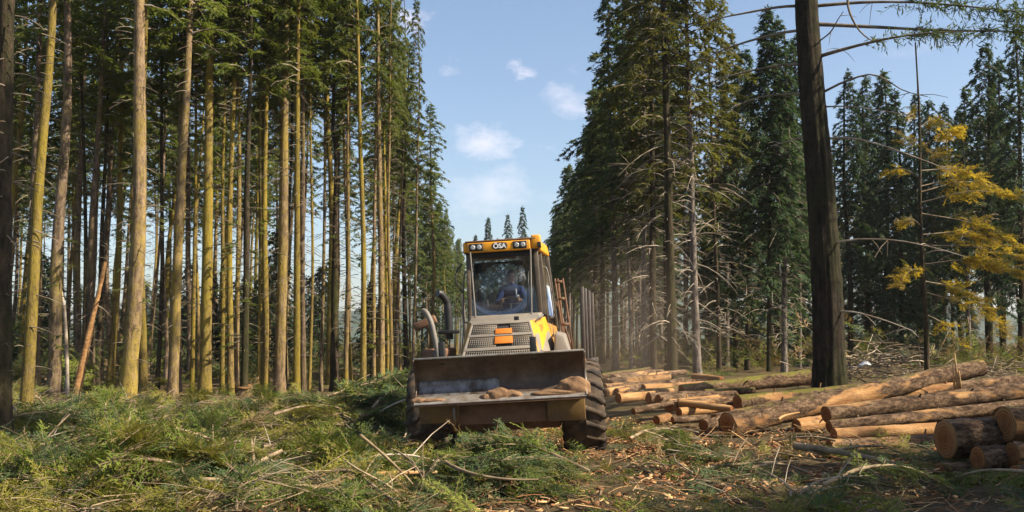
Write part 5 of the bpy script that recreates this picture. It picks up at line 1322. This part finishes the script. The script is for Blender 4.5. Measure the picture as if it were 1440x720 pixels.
# ------------------------------------------------------------------ driver
def driver():
    e = FWD.matrix_basis
    J = {}; order = []; edges = []
    def j(n, p, r, par=None):
        J[n] = (Vector(p), r); order.append(n)
        if par: edges.append((par, n))
    x0 = .06
    j('pelvis', (x0, 2.08, 2.33), .145); j('waist', (x0, 2.10, 2.47), .135, 'pelvis'); j('chest', (x0, 2.10, 2.64), .155, 'waist'); j('upper', (x0, 2.08, 2.76), .125, 'chest'); j('neck', (x0, 2.06, 2.85), .058, 'upper'); j('head0', (x0, 2.045, 2.91), .062, 'neck')
    for s, n in ((-1, 'r'), (1, 'l')):
        j('sh' + n, (x0 + s * .17, 2.07, 2.76), .078, 'upper'); j('el' + n, (x0 + s * .27, 1.93, 2.52), .052, 'sh' + n); j('wr' + n, (x0 + s * .18, 1.64, 2.53), .034, 'el' + n); j('ha' + n, (x0 + s * .165, 1.575, 2.545), .034, 'wr' + n)
        j('hp' + n, (x0 + s * .10, 2.02, 2.30), .10, 'pelvis'); j('kn' + n, (x0 + s * .15, 1.62, 2.30), .072, 'hp' + n); j('an' + n, (x0 + s * .15, 1.50, 1.96), .045, 'kn' + n); j('to' + n, (x0 + s * .16, 1.34, 1.92), .038, 'an' + n)
    idx = {n: i for i, n in enumerate(order)}
    me = bpy.data.meshes.new('body'); me.from_pydata([J[n][0] for n in order], [(idx[a], idx[b]) for a, b in edges], [])
    o = bpy.data.objects.new('body', me); COL.objects.link(o)
    sk = o.modifiers.new('skin', 'SKIN'); sk.use_smooth_shade = True
    for n in order:
        v = me.skin_vertices[0].data[idx[n]]; v.radius = (J[n][1], J[n][1] * (.8 if n in ('chest', 'upper', 'waist') else 1))
    me.skin_vertices[0].data[idx['pelvis']].use_root = True
    sb = o.modifiers.new('sub', 'SUBSURF'); sb.levels = sb.render_levels = 2
    dg = bpy.context.evaluated_depsgraph_get(); body = bpy.data.meshes.new_from_object(o.evaluated_get(dg)); bpy.data.objects.remove(o)
    bm = bmesh.new(); bm.from_mesh(body)
    # head: egg with brow, nose, chin and ears, eyes at half height
    hc = Vector((x0, 2.03, 2.985))
    h = bmesh.ops.create_icosphere(bm, subdivisions=4, radius=1)['verts']
    for v in h:
        n = v.co.copy(); x, y, z = n
        sx = .076 * (1 - .22 * max(0, -z) ** 1.3); sy = .095; sz = .118
        d = 0
        if y < 0:
            d += .022 * math.exp(-((x / .16) ** 2 + ((z + .10) / .20) ** 2)) + .007 * math.exp(-((x / .6) ** 2 + ((z - .18) / .12) ** 2))
            d -= .010 * (math.exp(-(((abs(x) - .38) / .16) ** 2 + ((z - .02) / .10) ** 2)))
            d += .007 * math.exp(-((x / .3) ** 2 + ((z + .46) / .07) ** 2)) + .012 * math.exp(-((x / .35) ** 2 + ((z + .85) / .2) ** 2))
        ear = .018 * math.exp(-(((y - .05) / .16) ** 2 + ((z + .02) / .25) ** 2)) * (1 if abs(x) > .85 else 0)
        v.co = Vector((x * sx + math.copysign(ear, x), y * sy - d, z * sz)) + hc
    # fingers closed round the wheel rim
    for s in (-1, 1):
        base = Vector((x0 + s * .165, 1.565, 2.545))
        for k in range(5):
            off = Vector((0, .0, .028 - .019 * k)) if k < 4 else Vector((-s * .02, .02, .03))
            L = (.07, .078, .072, .058, .05)[k]
            P = [base + off, base + off + Vector((-s * .01, -.4 * L, .0)), base + off + Vector((-s * .03, -.55 * L, 0)), base + off + Vector((-s * .045, -.25 * L, 0))]
            mm = MB(); tube(mm, spline(P, 8), [.010, .010, .010, .009, .009, .008, .008, .006], 7)
            vs = [bm.verts.new(v) for v in np.concatenate(mm.v)]
            for f in mm.f:
                for q in f:
                    try: bm.faces.new([vs[i] for i in q])
                    except ValueError: pass
    for f in bm.faces:
        c = f.calc_center_median(); f.smooth = True
        if c.z > 2.875: f.material_index = 0
        elif c.y < 1.63 and c.z > 2.49: f.material_index = 0
        elif c.z < 2.40 or c.y < 1.5: f.material_index = 2
        else: f.material_index = 1
    for mt in ('skin', 'navy', 'trousers'): body.materials.append(M[mt])
    bm.to_mesh(body); bm.free()
    root = link('person', body, None); root.matrix_basis = e.copy()
    # hair cap
    bm = bmesh.new(); bmesh.ops.create_icosphere(bm, subdivisions=4, radius=1)
    rm = [v for v in bm.verts if (v.co.y < -.25 and v.co.z < .45) or v.co.z < -.35]
    bmesh.ops.delete(bm, geom=rm, context='VERTS')
    for v in bm.verts:
        n = v.co.copy(); k = 1.08 + .03 * math.sin(n.x * 25) * math.sin(n.y * 21 + n.z * 13); v.co = Vector((n.x * .082 * k, n.y * .102 * k, n.z * .122 * k)) + hc + Vector((0, .004, .008))
    me = bpy.data.meshes.new('hair'); bm.to_mesh(me); bm.free(); me.materials.append(M['hair']); o = link('hair', me, root); o.modifiers.new('th', 'SOLIDIFY').thickness = .008
    mm = MB(); box(mm, (x0 + .085, 1.963, 2.68), (.022, .01, .16), (R(-6), 0, 0)); mm.obj('jacket_stripe', M['white'], root)
    mm = MB(); box(mm, (x0 + .11, 1.965, 2.63), (.05, .012, .04), (R(-6), 0, 0)); mm.obj('jacket_patch', M['white'], root)
    for s in (-1, 1):
        mm = MB(); lathe(mm, [(-.010, .001), (-.006, .008), (0, .010), (.006, .008), (.01, .001)], 'x', 10); o = mm.obj('eye', M['trim'], root, True); o.location = hc + Vector((s * .029, -.083, .003))
    tag(root, 'driver in a navy jacket with white print seated in the machine cab, dark hair', 'person')
driver()

# ------------------------------------------------------------------ thin summer haze
HAZE = .0002
m = MB(); box(m, (0, 2850, 59), (8100, 6600, 122))
hm = bpy.data.materials.new('haze_air'); hm.use_nodes = True
nt = hm.node_tree; nt.nodes.remove(nt.nodes['Principled BSDF'])
pv = nt.nodes.new('ShaderNodeVolumePrincipled'); pv.inputs['Color'].default_value = (.86, .90, .96, 1); pv.inputs['Density'].default_value = HAZE; pv.inputs['Anisotropy'].default_value = .2
nt.links.new(pv.outputs[0], nt.nodes['Material Output'].inputs['Volume'])
tag(m.obj('haze', hm), 'thin pale haze filling the forest air', 'haze', kind='stuff')

# dust thrown up beside the machine
bm = bmesh.new(); bmesh.ops.create_icosphere(bm, subdivisions=3, radius=1)
me = bpy.data.meshes.new('dust'); bm.to_mesh(me); bm.free()
dm = bpy.data.materials.new('dust_air'); dm.use_nodes = True
nt = dm.node_tree; nt.nodes.remove(nt.nodes['Principled BSDF'])
pv = nt.nodes.new('ShaderNodeVolumePrincipled'); pv.inputs['Color'].default_value = (.80, .62, .45, 1)
tcn = nt.nodes.new('ShaderNodeTexCoord'); gr = nt.nodes.new('ShaderNodeTexGradient'); gr.gradient_type = 'SPHERICAL'; ml = nt.nodes.new('ShaderNodeMath'); ml.operation = 'MULTIPLY'; ml.inputs[1].default_value = .024
nt.links.new(tcn.outputs['Object'], gr.inputs['Vector']); nt.links.new(gr.outputs['Fac'], ml.inputs[0]); nt.links.new(ml.outputs[0], pv.inputs['Density'])
nt.links.new(pv.outputs[0], nt.nodes['Material Output'].inputs['Volume']); me.materials.append(dm)
tag(link('dust', me, None, (2.9, 24.5, 1.5), None, (2.4, 6.0, 3.0)), 'brown dust drifting beside the machine over the far logs', 'dust', kind='stuff')
